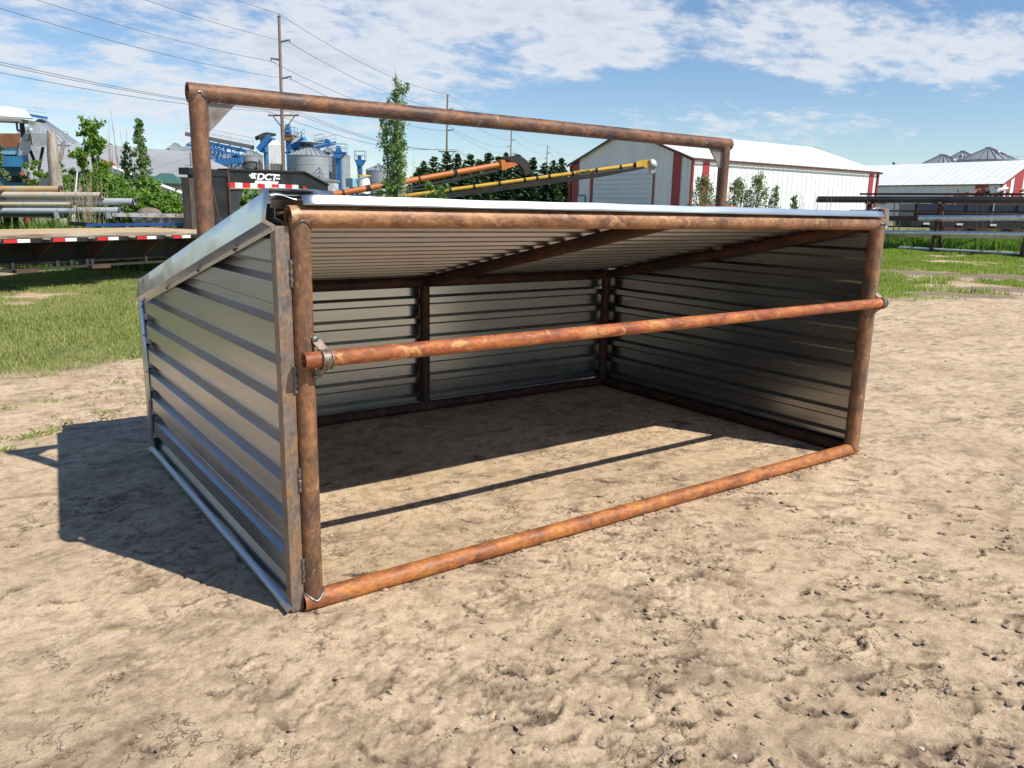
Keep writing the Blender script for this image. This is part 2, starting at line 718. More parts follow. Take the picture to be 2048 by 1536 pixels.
def ground_height(X, Y):
    h = (fbm(X * 0.8, Y * 0.8, 3, 31) - .5) * 0.05
    h = h + (fbm(X * 3.2, Y * 3.2, 3, 35) - .5) * 0.006
    # trampled patches: crumbly ridges and cracks
    ca, sa = math.cos(0.6), math.sin(0.6)
    a = X * ca + Y * sa
    b = -X * sa + Y * ca
    patch = np.clip((fbm(X * 0.75 + 9, Y * 0.75, 3, 51) - 0.50) / 0.14, 0, 1)
    rd = 1 - np.abs(2 * fbm(a * 7.0, b * 15.0, 5, 57, .6) - 1)
    h = h + patch * np.clip(rd - 0.86, 0, 1) * 0.035
    cr = np.abs(fbm(a * 6.0 + 5, b * 10.0, 5, 77, .6) - 0.5)
    h = h - patch * np.clip(0.022 - cr, 0, 1) * 0.6
    h = h + (fbm(X * 26, Y * 26, 4, 41, .7) - .5) * 0.0045 * (0.4 + 1.2 * fbm(X * 1.1 + 3, Y * 1.1, 3, 63))
    damp = patch * np.clip((0.030 - cr) / 0.03, 0, 1) * 0.75
    for x, y, ra, rb, an, dp in TRACKS:
        msk = (np.abs(X - x) < 0.26) & (np.abs(Y - y) < 0.26)
        if not msk.any():
            continue
        xs = X[msk] - x
        ys = Y[msk] - y
        u_ = xs * math.cos(an) + ys * math.sin(an)
        v_ = -xs * math.sin(an) + ys * math.cos(an)
        v_ = v_ + u_ * u_ * 3.5          # curved like a hoof or lug print
        wob = (fbm(X[msk] * 16, Y[msk] * 16, 2, 91) - .5) * 1.6 + (fbm(X[msk] * 50, Y[msk] * 50, 3, 95, .7) - .5) * 2.6
        q = (u_ / ra) ** 2 + (v_ / rb) ** 2 + wob
        h[msk] = h[msk] - 0.013 * dp * np.clip(1.1 - q, 0, 1) + 0.010 * dp * np.exp(-((q - 2.0) / 0.8) ** 2) * (v_ > 0)
        damp[msk] = np.maximum(damp[msk], dp * np.clip(1.7 - q, 0, 1))
    return h, damp


def build_ground():
    xs = axis(-2.9, 5.0, 0.0115, 900, 1.035)
    ys = axis(-2.3, 3.2, 0.0115, 900, 1.035)
    X, Y = np.meshgrid(xs, ys)
    d = (X - CAMC.x) * FH.x + (Y - CAMC.y) * FH.y
    Z = SL * np.maximum(0, d - 12)
    near = np.clip(1 - (np.hypot(X - CAMC.x, Y - CAMC.y) - 14) / 16, 0, 1)
    h, damp = ground_height(X, Y)
    # keep soil just below the shelter's bottom pipes
    inside = np.clip(1 - np.maximum(np.abs(X - 2.13) - 2.35, np.abs(Y - 1.4) - 1.55) / 0.25, 0, 1)
    h = h * (1 - 0.6 * inside) + 0.003 * inside
    Z = Z + h * near - 0.002
    nx = len(xs)
    ny = len(ys)
    co = np.stack([X, Y, Z], -1).reshape(-1, 3).astype(np.float32)
    ii = (np.arange(ny - 1)[:, None] * nx + np.arange(nx - 1)[None, :]).ravel()
    fc = np.stack([ii, ii + 1, ii + 1 + nx, ii + nx], 1).astype(np.int32)
    me = bpy.data.meshes.new('ground')
    me.vertices.add(len(co))
    me.vertices.foreach_set('co', co.ravel())
    me.loops.add(fc.size)
    me.loops.foreach_set('vertex_index', fc.ravel())
    me.polygons.add(len(fc))
    me.polygons.foreach_set('loop_start', np.arange(0, fc.size, 4, dtype=np.int32))
    me.polygons.foreach_set('use_smooth', np.ones(len(fc), bool))
    me.update(calc_edges=True)
    at_ = me.attributes.new('grass', 'FLOAT', 'POINT')
    at_.data.foreach_set('value', grass_amount(X, Y).ravel().astype(np.float32))
    at_ = me.attributes.new('mud', 'FLOAT', 'POINT')
    at_.data.foreach_set('value', mud_amount(X, Y).ravel().astype(np.float32))
    at_ = me.attributes.new('damp', 'FLOAT', 'POINT')
    at_.data.foreach_set('value', damp.ravel().astype(np.float32))
    mt, nt, bs = nodemat('bare_dirt')
    L = nt.links.new

    def rampd(n, stops):
        r = ramp(nt, stops)
        L(n, r.inputs[0])
        return r.outputs[0]

    def mixc(f, a, b, mode='MIX'):
        m_ = nt.nodes.new('ShaderNodeMixRGB')
        m_.blend_type = mode
        for i, v in enumerate((f, a, b)):
            if isinstance(v, (int, float)):
                m_.inputs[i].default_value = v
            elif isinstance(v, tuple):
                m_.inputs[i].default_value = (*v, 1)
            else:
                L(v, m_.inputs[i])
        return m_.outputs[0]
    n1 = tex(nt, 0.9, 6, 0.6)
    n2 = tex(nt, 3.1, 7, 0.68, (1, 1.6, 1), dist=0.6)
    n3 = tex(nt, 85, 8, 0.8)
    n6 = tex(nt, 30, 9, 0.8, dist=0.3)
    n4 = tex(nt, 13, 6, 0.7)
    c = rampd(n1.outputs['Fac'], [(0.32, (0.49, 0.357, 0.232)), (0.66, (0.66, 0.497, 0.335))])
    dk = rampd(n2.outputs['Fac'], [(0.49, (0, 0, 0)), (0.66, (1, 1, 1))])
    c = mixc(dk, c, (0.33, 0.236, 0.156))
    d4 = rampd(n4.outputs['Fac'], [(0.36, (0.68, 0.66, 0.64)), (0.56, (1.08, 1.08, 1.08))])
    c = mixc(0.8, c, d4, 'MULTIPLY')
    d3 = rampd(n3.outputs['Fac'], [(0.33, (0.50, 0.47, 0.45)), (0.46, (0.97, 0.97, 0.97)), (0.68, (1.18, 1.18, 1.17))])
    c = mixc(0.95, c, d3, 'MULTIPLY')
    vo = nt.nodes.new('ShaderNodeTexVoronoi')
    vo.inputs['Scale'].default_value = 70
    tc = nt.nodes.new('ShaderNodeTexCoord')
    L(tc.outputs['Object'], vo.inputs['Vector'])
    peb = rampd(vo.outputs['Distance'], [(0.10, (1, 1, 1)), (0.16, (0, 0, 0))])
    sel = nt.nodes.new('ShaderNodeSeparateColor')
    L(vo.outputs['Color'], sel.inputs[0])
    pk = nt.nodes.new('ShaderNodeMath')
    pk.operation = 'GREATER_THAN'
    pk.inputs[1].default_value = 0.9
    L(sel.outputs[0], pk.inputs[0])
    pm = nt.nodes.new('ShaderNodeMath')
    pm.operation = 'MULTIPLY'
    L(pk.outputs[0], pm.inputs[0])
    L(peb, pm.inputs[1])
    pc = rampd(sel.outputs[1], [(0.2, (0.13, 0.09, 0.07)), (0.75, (0.3, 0.22, 0.16)), (0.92, (0.6, 0.55, 0.47))])
    c = mixc(pm.outputs[0], c, pc)
    nd = tex(nt, 6.0, 5, 0.7)
    mv = nt.nodes.new('ShaderNodeVectorMath')
    mv.operation = 'MULTIPLY_ADD'
    mv.inputs[1].default_value = (0.30, 0.30, 0.30)
    L(nd.outputs['Color'], mv.inputs[0])
    L(tc.outputs['Object'], mv.inputs[2])
    vc = nt.nodes.new('ShaderNodeTexVoronoi')
    vc.feature = 'DISTANCE_TO_EDGE'
    vc.inputs['Scale'].default_value = 7.5
    L(mv.outputs[0], vc.inputs['Vector'])
    ck = rampd(vc.outputs['Distance'], [(0.0, (1, 1, 1)), (0.035, (0, 0, 0))])
    nm = tex(nt, 1.7, 6, 0.75, off=(4, 9, 0))
    cm = rampd(nm.outputs['Fac'], [(0.53, (0, 0, 0)), (0.60, (1, 1, 1))])
    cx = nt.nodes.new('ShaderNodeMath')
    cx.operation = 'MULTIPLY'
    L(ck, cx.inputs[0])
    L(cm, cx.inputs[1])
    cy = nt.nodes.new('ShaderNodeMath')
    cy.operation = 'MULTIPLY'
    cy.inputs[1].default_value = 0.7
    L(cx.outputs[0], cy.inputs[0])
    c = mixc(cy.outputs[0], c, (0.13, 0.092, 0.064))
    ad = nt.nodes.new('ShaderNodeAttribute')
    ad.attribute_name = 'damp'
    dpm = nt.nodes.new('ShaderNodeMath')
    dpm.operation = 'MULTIPLY'
    L(ad.outputs['Fac'], dpm.inputs[0])
    L(rampd(n4.outputs['Fac'], [(0.42, (1, 1, 1)), (0.66, (0.3, 0.3, 0.3))]), dpm.inputs[1])
    c = mixc(dpm.outputs[0], c, (0.10, 0.072, 0.052))
    am = nt.nodes.new('ShaderNodeAttribute')
    am.attribute_name = 'mud'
    mudc = rampd(n4.outputs['Fac'], [(0.35, (0.10, 0.072, 0.055)), (0.62, (0.27, 0.2, 0.145))])
    c = mixc(am.outputs['Fac'], c, mudc)
    ag = nt.nodes.new('ShaderNodeAttribute')
    ag.attribute_name = 'grass'
    ng = tex(nt, 2.4, 6, 0.7)
    gc = rampd(ng.outputs['Fac'], [(0.3, (0.12, 0.14, 0.045)), (0.5, (0.2, 0.2, 0.08)), (0.7, (0.34, 0.28, 0.15))])
    gm = mixc(0.6, gc, d3, 'MULTIPLY')
    c = mixc(ag.outputs['Fac'], c, gm)
    L(c, bs.inputs['Base Color'])
    bs.inputs['Roughness'].default_value = 0.95
    bs.inputs['Specular IOR Level'].default_value = 0.15
    b1 = nt.nodes.new('ShaderNodeBump')
    b1.inputs['Strength'].default_value = 0.16
    b1.inputs['Distance'].default_value = 0.012
    L(n4.outputs['Fac'], b1.inputs['Height'])
    b3 = nt.nodes.new('ShaderNodeBump')
    b3.inputs['Strength'].default_value = 0.55
    b3.inputs['Distance'].default_value = 0.007
    L(n6.outputs['Fac'], b3.inputs['Height'])
    L(b1.outputs[0], b3.inputs['Normal'])
    b2 = nt.nodes.new('ShaderNodeBump')
    b2.inputs['Strength'].default_value = 0.9
    b2.inputs['Distance'].default_value = 0.007
    L(n3.outputs['Fac'], b2.inputs['Height'])
    b0 = nt.nodes.new('ShaderNodeBump')
    b0.invert = True
    b0.inputs['Strength'].default_value = 0.8
    b0.inputs['Distance'].default_value = 0.012
    L(cx.outputs[0], b0.inputs['Height'])
    L(b0.outputs[0], b1.inputs['Normal'])
    L(b3.outputs[0], b2.inputs['Normal'])
    L(b2.outputs[0], bs.inputs['Normal'])
    me.materials.append(mt)
    ob = bpy.data.objects.new('ground', me)
    col.objects.link(ob)
    tag(ob, kind='structure')
    return ob


build_ground()

# clods and pebbles lying on the dirt
M_CLOD = mottled('dry_clod', [(0.3, (0.20, 0.145, 0.105)), (0.7, (0.46, 0.345, 0.24))], 25, 0.95, bumps=0.6, bdist=0.01)
M_PEB = mottled('pale_pebble', [(0.3, (0.33, 0.27, 0.22)), (0.7, (0.6, 0.55, 0.48))], 30, 0.8)


def scatter(n, rects, r0, r1, sink=0.3, power=2.6):
    mb = MB()
    for i in range(n):
        x0, y0, x1, y1 = random.choice(rects)
        p = gnd(random.uniform(x0, x1), random.uniform(y0, y1))
        if -0.3 < p.x < 4.5 and 0 < p.y < 2.9 and random.random() < .8:
            continue
        r = r0 + (r1 - r0) * random.random() ** power
        z = float(ground_height(np.array([[p.x]]), np.array([[p.y]]))[0, 0]) if abs(p.x) < 8 else 0
        a = random.uniform(0, 3.14)
        mb.ico((p.x, p.y, z + G(p.x, p.y) + r * 0.25), r, 1, 0.3, (random.uniform(.7, 1.5), random.uniform(.7, 1.5), random.uniform(.35, .75)))
    return mb


RP_ = 0.03


def ground_height(X, Y):      # cheap stand-in for the scatter: smooth part only
    return (fbm(X * 0.8, Y * 0.8, 3, 31) - .5) * 0.05 + (fbm(X * 3.2, Y * 3.2, 4, 35) - .5) * 0.014


mb = MB()
for x, y, ra, rb, an, dp in TRACKS:
    for k in range(random.randint(1, 6)):
        u_ = random.gauss(0, ra * .8)
        v_ = random.gauss(rb * 1.2, rb * 1.5)
        px_ = x + u_ * math.cos(an) - v_ * math.sin(an)
        py_ = y + u_ * math.sin(an) + v_ * math.cos(an)
        if -0.1 < px_ < 4.4 and abs(py_) < .07:
            continue
        r = 0.002 + 0.012 * random.random() ** 4
        z = float(ground_height(np.array([[px_]]), np.array([[py_]]))[0, 0])
        mb.ico((px_, py_, z + r * .3 + .001), r, 1, 0.35, (random.uniform(.8, 1.6), random.uniform(.8, 1.6), random.uniform(.4, .8)))
tag(mb.build('soil_crumbs', M_CLOD, smooth=0), kind='stuff')
tag(scatter(300, [(900, 940, 2300, 1560), (-300, 780, 900, 1560), (1500, 900, 2300, 1200), (1700, 640, 2300, 900), (600, 1200, 2100, 1560)], 0.0025, 0.02, power=6).build('soil_clods', M_CLOD, smooth=0), kind='stuff')
# soil pushed up along the bottom front rail
mb = MB()
for k in range(420):
    x = random.uniform(-.1, 4.35)
    y = -RP_ - abs(random.gauss(0, .022)) if random.random() < .75 else RP_ + abs(random.gauss(0, .02))
    r = 0.003 + 0.014 * random.random() ** 2.5
    mb.ico((x, y, .001 + r * .2), r, 1, 0.3, (random.uniform(.8, 1.7), random.uniform(.8, 1.4), random.uniform(.4, .8)))
tag(mb.build('piled_soil', M_CLOD, smooth=0), kind='stuff')
tag(scatter(110, [(-300, 800, 2300, 1560)], 0.003, 0.012, power=2.5).build('pebbles', M_PEB, smooth=35), kind='stuff')

# ------------------------------------------------------------------ the shelter
W, D, HF, HB, Z0 = 4.266, 2.814, 1.725, 1.146, 0.045
RP = 0.0438
SLOPE = (HB - HF) / D
AY, AXR, AZ = 1.396, 4.236, 2.339
XM = 2.162
M_RFRONT = rust('rust_header', (0.16, 0.078, 0.045), (0.30, 0.15, 0.078), (0.42, 0.225, 0.105), (0.46, 0.27, 0.15), 0.575, 'X', 0.42, 0.2)
M_RSILL = rust('rust_sill', (0.19, 0.068, 0.03), (0.37, 0.128, 0.036), (0.49, 0.20, 0.05), (0.22, 0.15, 0.12), 0.60, 'X', 0.5, 0.12)
M_RRAIL = rust('rust_cross_rail', (0.20, 0.056, 0.024), (0.36, 0.10, 0.03), (0.47, 0.165, 0.045), (0.46, 0.22, 0.075), 0.55, 'X', 0.55, 0.08)
M_RPOST = rust('rust_post', (0.10, 0.06, 0.042), (0.21, 0.108, 0.058), (0.33, 0.16, 0.066), (0.38, 0.21, 0.10), 0.60, 'Z', 0.47, 0.2)
M_RARCH = rust('rust_arch', (0.07, 0.04, 0.03), (0.17, 0.08, 0.044), (0.28, 0.13, 0.055), (0.22, 0.16, 0.12), 0.6, 'X', 0.5, 0.18)
M_RARCHP = rust('rust_arch_post', (0.07, 0.042, 0.032), (0.15, 0.075, 0.045), (0.24, 0.115, 0.055), (0.2, 0.15, 0.115), 0.6, 'Z', 0.5, 0.18)
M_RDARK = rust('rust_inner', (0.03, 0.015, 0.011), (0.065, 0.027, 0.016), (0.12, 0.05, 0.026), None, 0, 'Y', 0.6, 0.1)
M_ANGLE = rust('angle_iron', (0.17, 0.15, 0.14), (0.25, 0.20, 0.165), (0.30, 0.19, 0.11), (0.36, 0.21, 0.10), 0.56, 'Z', 0.45, 0.5)
M_GUS = mottled('bare_plate', [(0.3, (0.14, 0.11, 0.09)), (0.7, (0.30, 0.28, 0.26))], 12, 0.5, 0.5)
M_WELD = mottled('weld_bead', [(0.3, (0.07, 0.068, 0.068)), (0.55, (0.20, 0.195, 0.19)), (0.75, (0.46, 0.45, 0.44))], 60, 0.4, 0.7, bumps=0.8, bdist=0.004)
M_WALL = galv('galvanised_wall', (0.43, 0.45, 0.48), 0.31, 0.07, streak='Y', dirty=0.2, buckle=0.003)
M_WALLB = galv('galvanised_back', (0.50, 0.53, 0.53), 0.27, 0.05, streak='X', dirty=0.12)
M_ROOF = galv('galvanised_roof', (0.47, 0.475, 0.475), 0.34, 0.06, streak='X', dirty=0.12)
M_TRIM = galv('galvanised_trim', (0.56, 0.58, 0.60), 0.27, 0.05, streak='Y', dirty=0.10, buckle=0.012)
M_TRIM2 = galv('galvanised_corner', (0.50, 0.53, 0.52), 0.40, 0.05, streak='Z', dirty=0.08)
M_EAVE = galv('galvanised_eave', (0.46, 0.52, 0.57), 0.36, 0.05, streak='X', dirty=0.06)
M_SCREW = mottled('screw_steel', [(0.3, (0.1, 0.1, 0.11)), (0.7, (0.3, 0.3, 0.32))], 40, 0.4, 0.8)

SH = thing('livestock_shelter', 'open-fronted calf shelter of rusty pipe and galvanised sheet standing on bare dirt', 'animal shelter')


def part(mb, name, mat, parent=SH, **k):
    return mb.build(name, mat, parent, **k)


PIT = 0.174
DEP = 0.042
PROF = [(0.0, 1), (0.50, 1), (0.62, 0), (0.88, 0), (1.0, 1)]     # along one rib pitch: outer flat, slope, inner flat, slope


def ribs(length, start=0.0):
    out = []
    k = 0
    while True:
        for a, h in PROF[:-1]:
            s_ = start + (k + a) * PIT
            if s_ > length:
                out.append((length, out[-1][1]))
                return out
            if s_ >= 0:
                out.append((s_, h))
        k += 1


def roof_z(y):
    return HF + RP * 1.02 + SLOPE * y


def side_panel(sign, x0):
    """upright sheet with lengthwise ribs, top cut to the roof slope; x0 = plane of the inner flats"""
    ztop = roof_z(0) - 0.01
    mb = MB()
    pr = ribs(ztop - 0.03, -0.05)
    pts = [(-0.012 if i == 0 else 0.03 + s_, h) for i, (s_, h) in enumerate(pr)]
    n = 24
    rows = []
    for z, h in pts:
        ym = min(D + 0.035, (z - roof_z(0)) / SLOPE) if z > roof_z(D + 0.035) else D + 0.035
        ym = max(ym, 0.06)
        rows.append([(x0 + sign * DEP * h, 0.03 + (ym - 0.03) * i / n, z) for i in range(n + 1)])
    vs = [p for r in rows for p in r]
    fs = []
    for j in range(len(rows) - 1):
        for i in range(n):
            a = j * (n + 1) + i
            fs.append((a, a + 1, a + n + 2, a + n + 1))
    mb.add(vs, fs)
    return mb


part(side_panel(-1, -0.046), 'side_panel', M_WALL, smooth=0, solid=0.0012)
part(side_panel(1, W + 0.048), 'side_panel', galv('galvanised_wall_shaded', (0.36, 0.37, 0.375), 0.23, 0.06, streak='Y', dirty=0.25), smooth=0, solid=0.0012)  # same sheet as the left wall, with inner shade darkened into its base colour
mb = MB()
pr = ribs(roof_z(D) - 0.03, -0.05)
vs = []
fs = []
for z, h in pr:
    vs += [(-0.09, D + 0.047 + DEP * h, 0.03 + z), (W + 0.09, D + 0.047 + DEP * h, 0.03 + z)]
fs = [(2 * i, 2 * i + 1, 2 * i + 3, 2 * i + 2) for i in range(len(pr) - 1)]
part(mb.add(vs, fs), 'back_panel', M_WALLB, smooth=0, solid=0.0012)
# roof: ribs run across the slope fall line
mb = MB()
Lr = math.hypot(D + 0.16, (D + 0.16) * SLOPE)
pr = ribs(Lr, 0.02)
nrm = Vector((0, -SLOPE, 1)).normalized()
tdir = Vector((0, 1, SLOPE)).normalized()
o = Vector((0, -0.03, roof_z(-0.03) + 0.003))
vs = []
for s_, h in pr:
    p = o + tdir * s_ + nrm * (0.034 * h)
    vs += [(-0.085, p.y, p.z), (W + 0.085, p.y, p.z)]
fs = [(2 * i, 2 * i + 1, 2 * i + 3, 2 * i + 2) for i in range(len(pr) - 1)]
part(mb.add(vs, fs), 'roof_panel', M_ROOF, smooth=0, solid=0.0012)


# pipes
def pipe(name, p, q, r, mat, hollow=0.006, n=28):
    return part(MB().tube(p, q, r, n=n, hollow=hollow), name, mat)


header = pipe('header_rail', (-0.046, 0, HF), (W + 0.05, 0, HF), RP * 1.03, M_RFRONT)
sill = pipe('sill_rail', (-0.05, 0, Z0), (W + 0.052, 0, Z0), RP, M_RSILL)
postl = pipe('post', (0, 0, Z0), (0, 0, HF), 0.0418, M_RPOST)
postr = pipe('post', (W, 0, Z0), (W, 0, HF), 0.050, M_RPOST)
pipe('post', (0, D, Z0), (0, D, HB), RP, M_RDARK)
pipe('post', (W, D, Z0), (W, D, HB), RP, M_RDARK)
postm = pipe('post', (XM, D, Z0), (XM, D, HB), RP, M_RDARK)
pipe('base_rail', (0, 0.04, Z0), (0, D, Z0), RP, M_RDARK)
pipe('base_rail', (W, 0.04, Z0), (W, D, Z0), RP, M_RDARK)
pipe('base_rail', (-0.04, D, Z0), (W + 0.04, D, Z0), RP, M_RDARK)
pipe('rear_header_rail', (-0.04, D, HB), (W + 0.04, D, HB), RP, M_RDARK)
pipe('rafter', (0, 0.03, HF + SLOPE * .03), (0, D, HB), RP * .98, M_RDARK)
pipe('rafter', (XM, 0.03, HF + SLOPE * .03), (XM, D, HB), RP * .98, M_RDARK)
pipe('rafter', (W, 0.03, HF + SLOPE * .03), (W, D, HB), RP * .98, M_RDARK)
ZC0, ZC1 = 1.150, 1.164
YC = -(RP + 0.038)
RC = 0.0345
rail = pipe('cross_rail', (-0.035, YC, ZC0), (W + 0.075, YC, ZC1), RC, M_RRAIL)
RA = 0.0468
zr = HF + SLOPE * AY
archl = pipe('arch_post', (0, AY, zr + 0.02), (0, AY, AZ), RA, M_RARCHP)
archr = pipe('arch_post', (AXR, AY, zr + 0.03), (AXR, AY, AZ), RA * .97, M_RARCHP)
arch = pipe('arch_rail', (-0.05, AY, AZ), (AXR + 0.055, AY, AZ), RA, M_RARCH)
for x, s_, pp in ((0, 1, archl), (AXR, -1, archr)):
    mb = MB()
    a = x + s_ * RA * 0.9
    zt = AZ - RA * 0.9
    mb.prism([(a, AY - 0.005, zt), (a + s_ * 0.155, AY - 0.005, zt), (a, AY - 0.005, zt - 0.165)], (0, 0.01, 0))
    g = part(mb, 'gusset', M_GUS)
    w = MB()
    w.path([(a + s_ * (0.02 + 0.125 * i / 14), AY - 0.007 + random.uniform(-.002, .002), zt - 0.001) for i in range(15)], [0.0055 + random.uniform(0, .003) for i in range(15)], 6)
    w.build('weld', M_WELD, g)
    w = MB()
    w.path([(a + s_ * 0.002, AY - 0.007, zt - (0.02 + 0.13 * i / 14)) for i in range(15)], [0.0055 + random.uniform(0, .003) for i in range(15)], 6)
    w.build('weld', M_WELD, g)


def saddle(x, y, z, rp, rh, down=True, n=40, axis='X'):
    pts = []
    rr = []
    for i in range(n):
        t = 2 * math.pi * i / n
        cx = (rp + 0.003) * math.cos(t)
        cy = (rp + 0.003) * math.sin(t)
        perp = cy if axis == 'X' else cx
        dz = math.sqrt(max(0, (rh + .002) ** 2 - perp * perp))
        pts.append((x + cx, y + cy, z + (-dz if down else dz)))
        rr.append(0.0042 + random.uniform(-0.001, 0.002))
    return MB().path(pts, rr, 7, closed=True)


saddle(0, 0, HF, 0.0418, RP * 1.03).build('weld', M_WELD, postl)
saddle(W, 0, HF, 0.050, RP * 1.03).build('weld', M_WELD, postr)
saddle(0, 0, Z0, 0.0418, RP, False).build('weld', M_WELD, postl)
saddle(W, 0, Z0, 0.045, RP, False).build('weld', M_WELD, postr)
saddle(0, AY, AZ, RA, RA).build('weld', M_WELD, archl)
saddle(AXR, AY, AZ, RA * .97, RA).build('weld', M_WELD, archr)
saddle(XM, D, Z0, RP, RP, False).build('weld', M_WELD, postm)

# bent straps that hold the cross rail to the posts
for x, zc, xp in ((0.058, ZC0, 0.0), (W + 0.035, ZC1, W)):
    st = MB()
    n = 26
    vs = []
    for i in range(n + 1):
        t = R(-200) + R(220) * i / n + R(0)
        a = R(100) + R(340) * i / n
        for dx in (-0.019, 0.019):
            for r_ in (RC + 0.0015, RC + 0.0065):
                vs.append((x + dx, YC + r_ * math.cos(a), zc + r_ * math.sin(a)))
    fs = []
    for i in range(n):
        b = i * 4
        c_ = b + 4
        fs += [(b, c_, c_ + 2, b + 2), (b + 1, b + 3, c_ + 3, c_ + 1), (b, b + 1, c_ + 1, c_), (b + 2, c_ + 2, c_ + 3, b + 3)]
    fs += [(0, 2, 3, 1), (4 * n, 4 * n + 1, 4 * n + 3, 4 * n + 2)]
    st.add(vs, fs)
    # the ends flare up and down against the post
    for sgn in (1, -1):
        st.beam((x, YC + 0.012, zc + sgn * (RC + 0.003)), (x - 0.022, -RP + 0.003, zc + sgn * (RC + 0.040)), 0.034, 0.007, up=(0, -1, 0.2))
    sp = part(st, 'strap', mottled('strap_steel', [(0.35, (0.10, 0.065, 0.05)), (0.55, (0.2, 0.14, 0.11)), (0.7, (0.3, 0.27, 0.25))], 30, 0.5, 0.4))
    for dx in (-0.019, 0.019):
        w = MB()
        pts = [(x + dx, YC + (RC + 0.006) * math.cos(R(120 + 300 * i / 20)), zc + (RC + 0.006) * math.sin(R(120 + 300 * i / 20))) for i in range(21)]
        w.path(pts, [0.0048 + random.uniform(-.001, .0015) for _ in pts], 6).build('weld', M_WELD, sp)
    for sgn, k in ((1, 1.0), (-1, .8)):
        MB().ico((x - 0.026, -RP - 0.001, zc + sgn * (RC + 0.044)), 0.0135 * k, 2, 0.22, (1.3, .5, 1.1)).build('weld', M_WELD, sp)
# scorch marks are left to the rust texture

# angle irons beside the front posts
for s_, xa in ((-1, -0.046), (1, W + 0.052)):
    mb = MB()
    xo = xa + s_ * 0.058
    x0, x1 = sorted((xa, xo))
    mb.box((x0, -0.006, 0.012), (x1, 0.0, 1.688))
    x0, x1 = sorted((xo, xo - s_ * 0.006))
    mb.box((x0, 0.0, 0.012), (x1, 0.052, 1.675))
    an = part(mb, 'angle_iron', M_ANGLE, bevel=0.0015)
    for zc in (1.50, 1.06, 0.62, 0.20):
        k = 16
        w = MB()
        w.path([(xa - s_ * 0.001 + random.uniform(-.002, .002), -0.010, zc - 0.055 + 0.11 * i / k) for i in range(k + 1)], [0.0062 + random.uniform(-.0015, .003) for i in range(k + 1)], 7)
        w.build('weld', M_WELD, an)


# rake trim down each roof edge, with screws
def rake(s_, xf):
    mb = MB()
    n = 40
    y0, y1 = -0.008, 2.70
    prof = [(-0.20, 0.004), (-0.004, 0.006), (0.0, 0.0), (0.010, -0.062), (0.018, -0.117), (-0.020, -0.138), (-0.021, -0.141), (-0.016, -0.158)]
    rows = []
    for i in range(n + 1):
        y = y0 + (y1 - y0) * i / n
        zt = 1.829 + (1.2545 - 1.829) * (y + 0.008) / 2.675
        rows.append([(xf + s_ * dx + s_ * 0.0016 * math.sin(y * 9 + 1.3) * (1 if k == 3 else 0), y, zt + dz) for k, (dx, dz) in enumerate(prof)])
    m_ = len(prof)
    vs = [p for r in rows for p in r]
    fs = [(i * m_ + k, (i + 1) * m_ + k, (i + 1) * m_ + k + 1, i * m_ + k + 1) for i in range(n) for k in range(m_ - 1)]
    mb.add(vs, fs)
    t = part(mb, 'rake_trim', M_TRIM, smooth=25, solid=0.001)
    for y in (0.52, 1.18, 1.92, 2.66):
        zt = 1.829 + (1.2545 - 1.829) * (y + 0.008) / 2.675
        c = Vector((xf + s_ * -0.018, y, zt - 0.150))
        MB().tube(c, c + Vector((s_ * 0.012, 0, 0.006)), 0.008, n=8).build('screw', M_SCREW, t)
    return t


rake(-1, -0.122)
rake(1, W + 0.124)
# eave trim along the front of the roof and a wavy scrap of flashing in the left corner
mb = MB()
n = 60
prof = [(-0.052, 0.002), (-0.050, 0.010), (-0.028, 0.040), (0.02, 0.040), (0.10, 0.024)]
rows = []
for i in range(n + 1):
    x = 0.0 + W * i / n
    wv = 0.0015 * math.sin(x * 5.0) + 0.001 * math.sin(x * 13)
    rows.append([(x, y, roof_z(0) + z + (wv if k in (1, 2) else 0)) for k, (y, z) in enumerate(prof)])
m_ = len(prof)
mb.add([p for r in rows for p in r], [(i * m_ + k, (i + 1) * m_ + k, (i + 1) * m_ + k + 1, i * m_ + k + 1) for i in range(n) for k in range(m_ - 1)])
part(mb, 'eave_trim', M_EAVE, smooth=25, solid=0.001)
mb = MB()
n = 30
rows = []
for i in range(n + 1):
    x = -0.120 + 0.31 * i / n
    f = i / n
    rows.append([(x, -0.004 + 0.028 * k, 1.803 + 0.0075 * k - (0.004 if k == 0 else 0) + 0.010 * math.sin(f * 11 + .4) * (1 - 0.2 * k) - 0.020 * max(0, f - .7) * (4 - k) * .5) for k in range(5)])
mb.add([p for r in rows for p in r], [(i * 5 + k, (i + 1) * 5 + k, (i + 1) * 5 + k + 1, i * 5 + k + 1) for i in range(n) for k in range(4)])
part(mb, 'flashing_flap', M_TRIM, smooth=60, solid=0.001)
mb = MB()
rows = []
for i in range(n + 1):
    x = W + 0.10 - 0.22 * i / n
    rows.append([(x, 0.03 + 0.05 * k, 1.822 + 0.006 - 0.010 * k - 0.035 * (i / n) ** 1.5 + 0.006 * math.sin(i * .5)) for k in range(5)])
mb.add([p for r in rows for p in r], [(i * 5 + k, i * 5 + k + 1, (i + 1) * 5 + k + 1, (i + 1) * 5 + k) for i in range(n) for k in range(4)])
part(mb, 'flashing_flap', M_TRIM, smooth=60, solid=0.001)
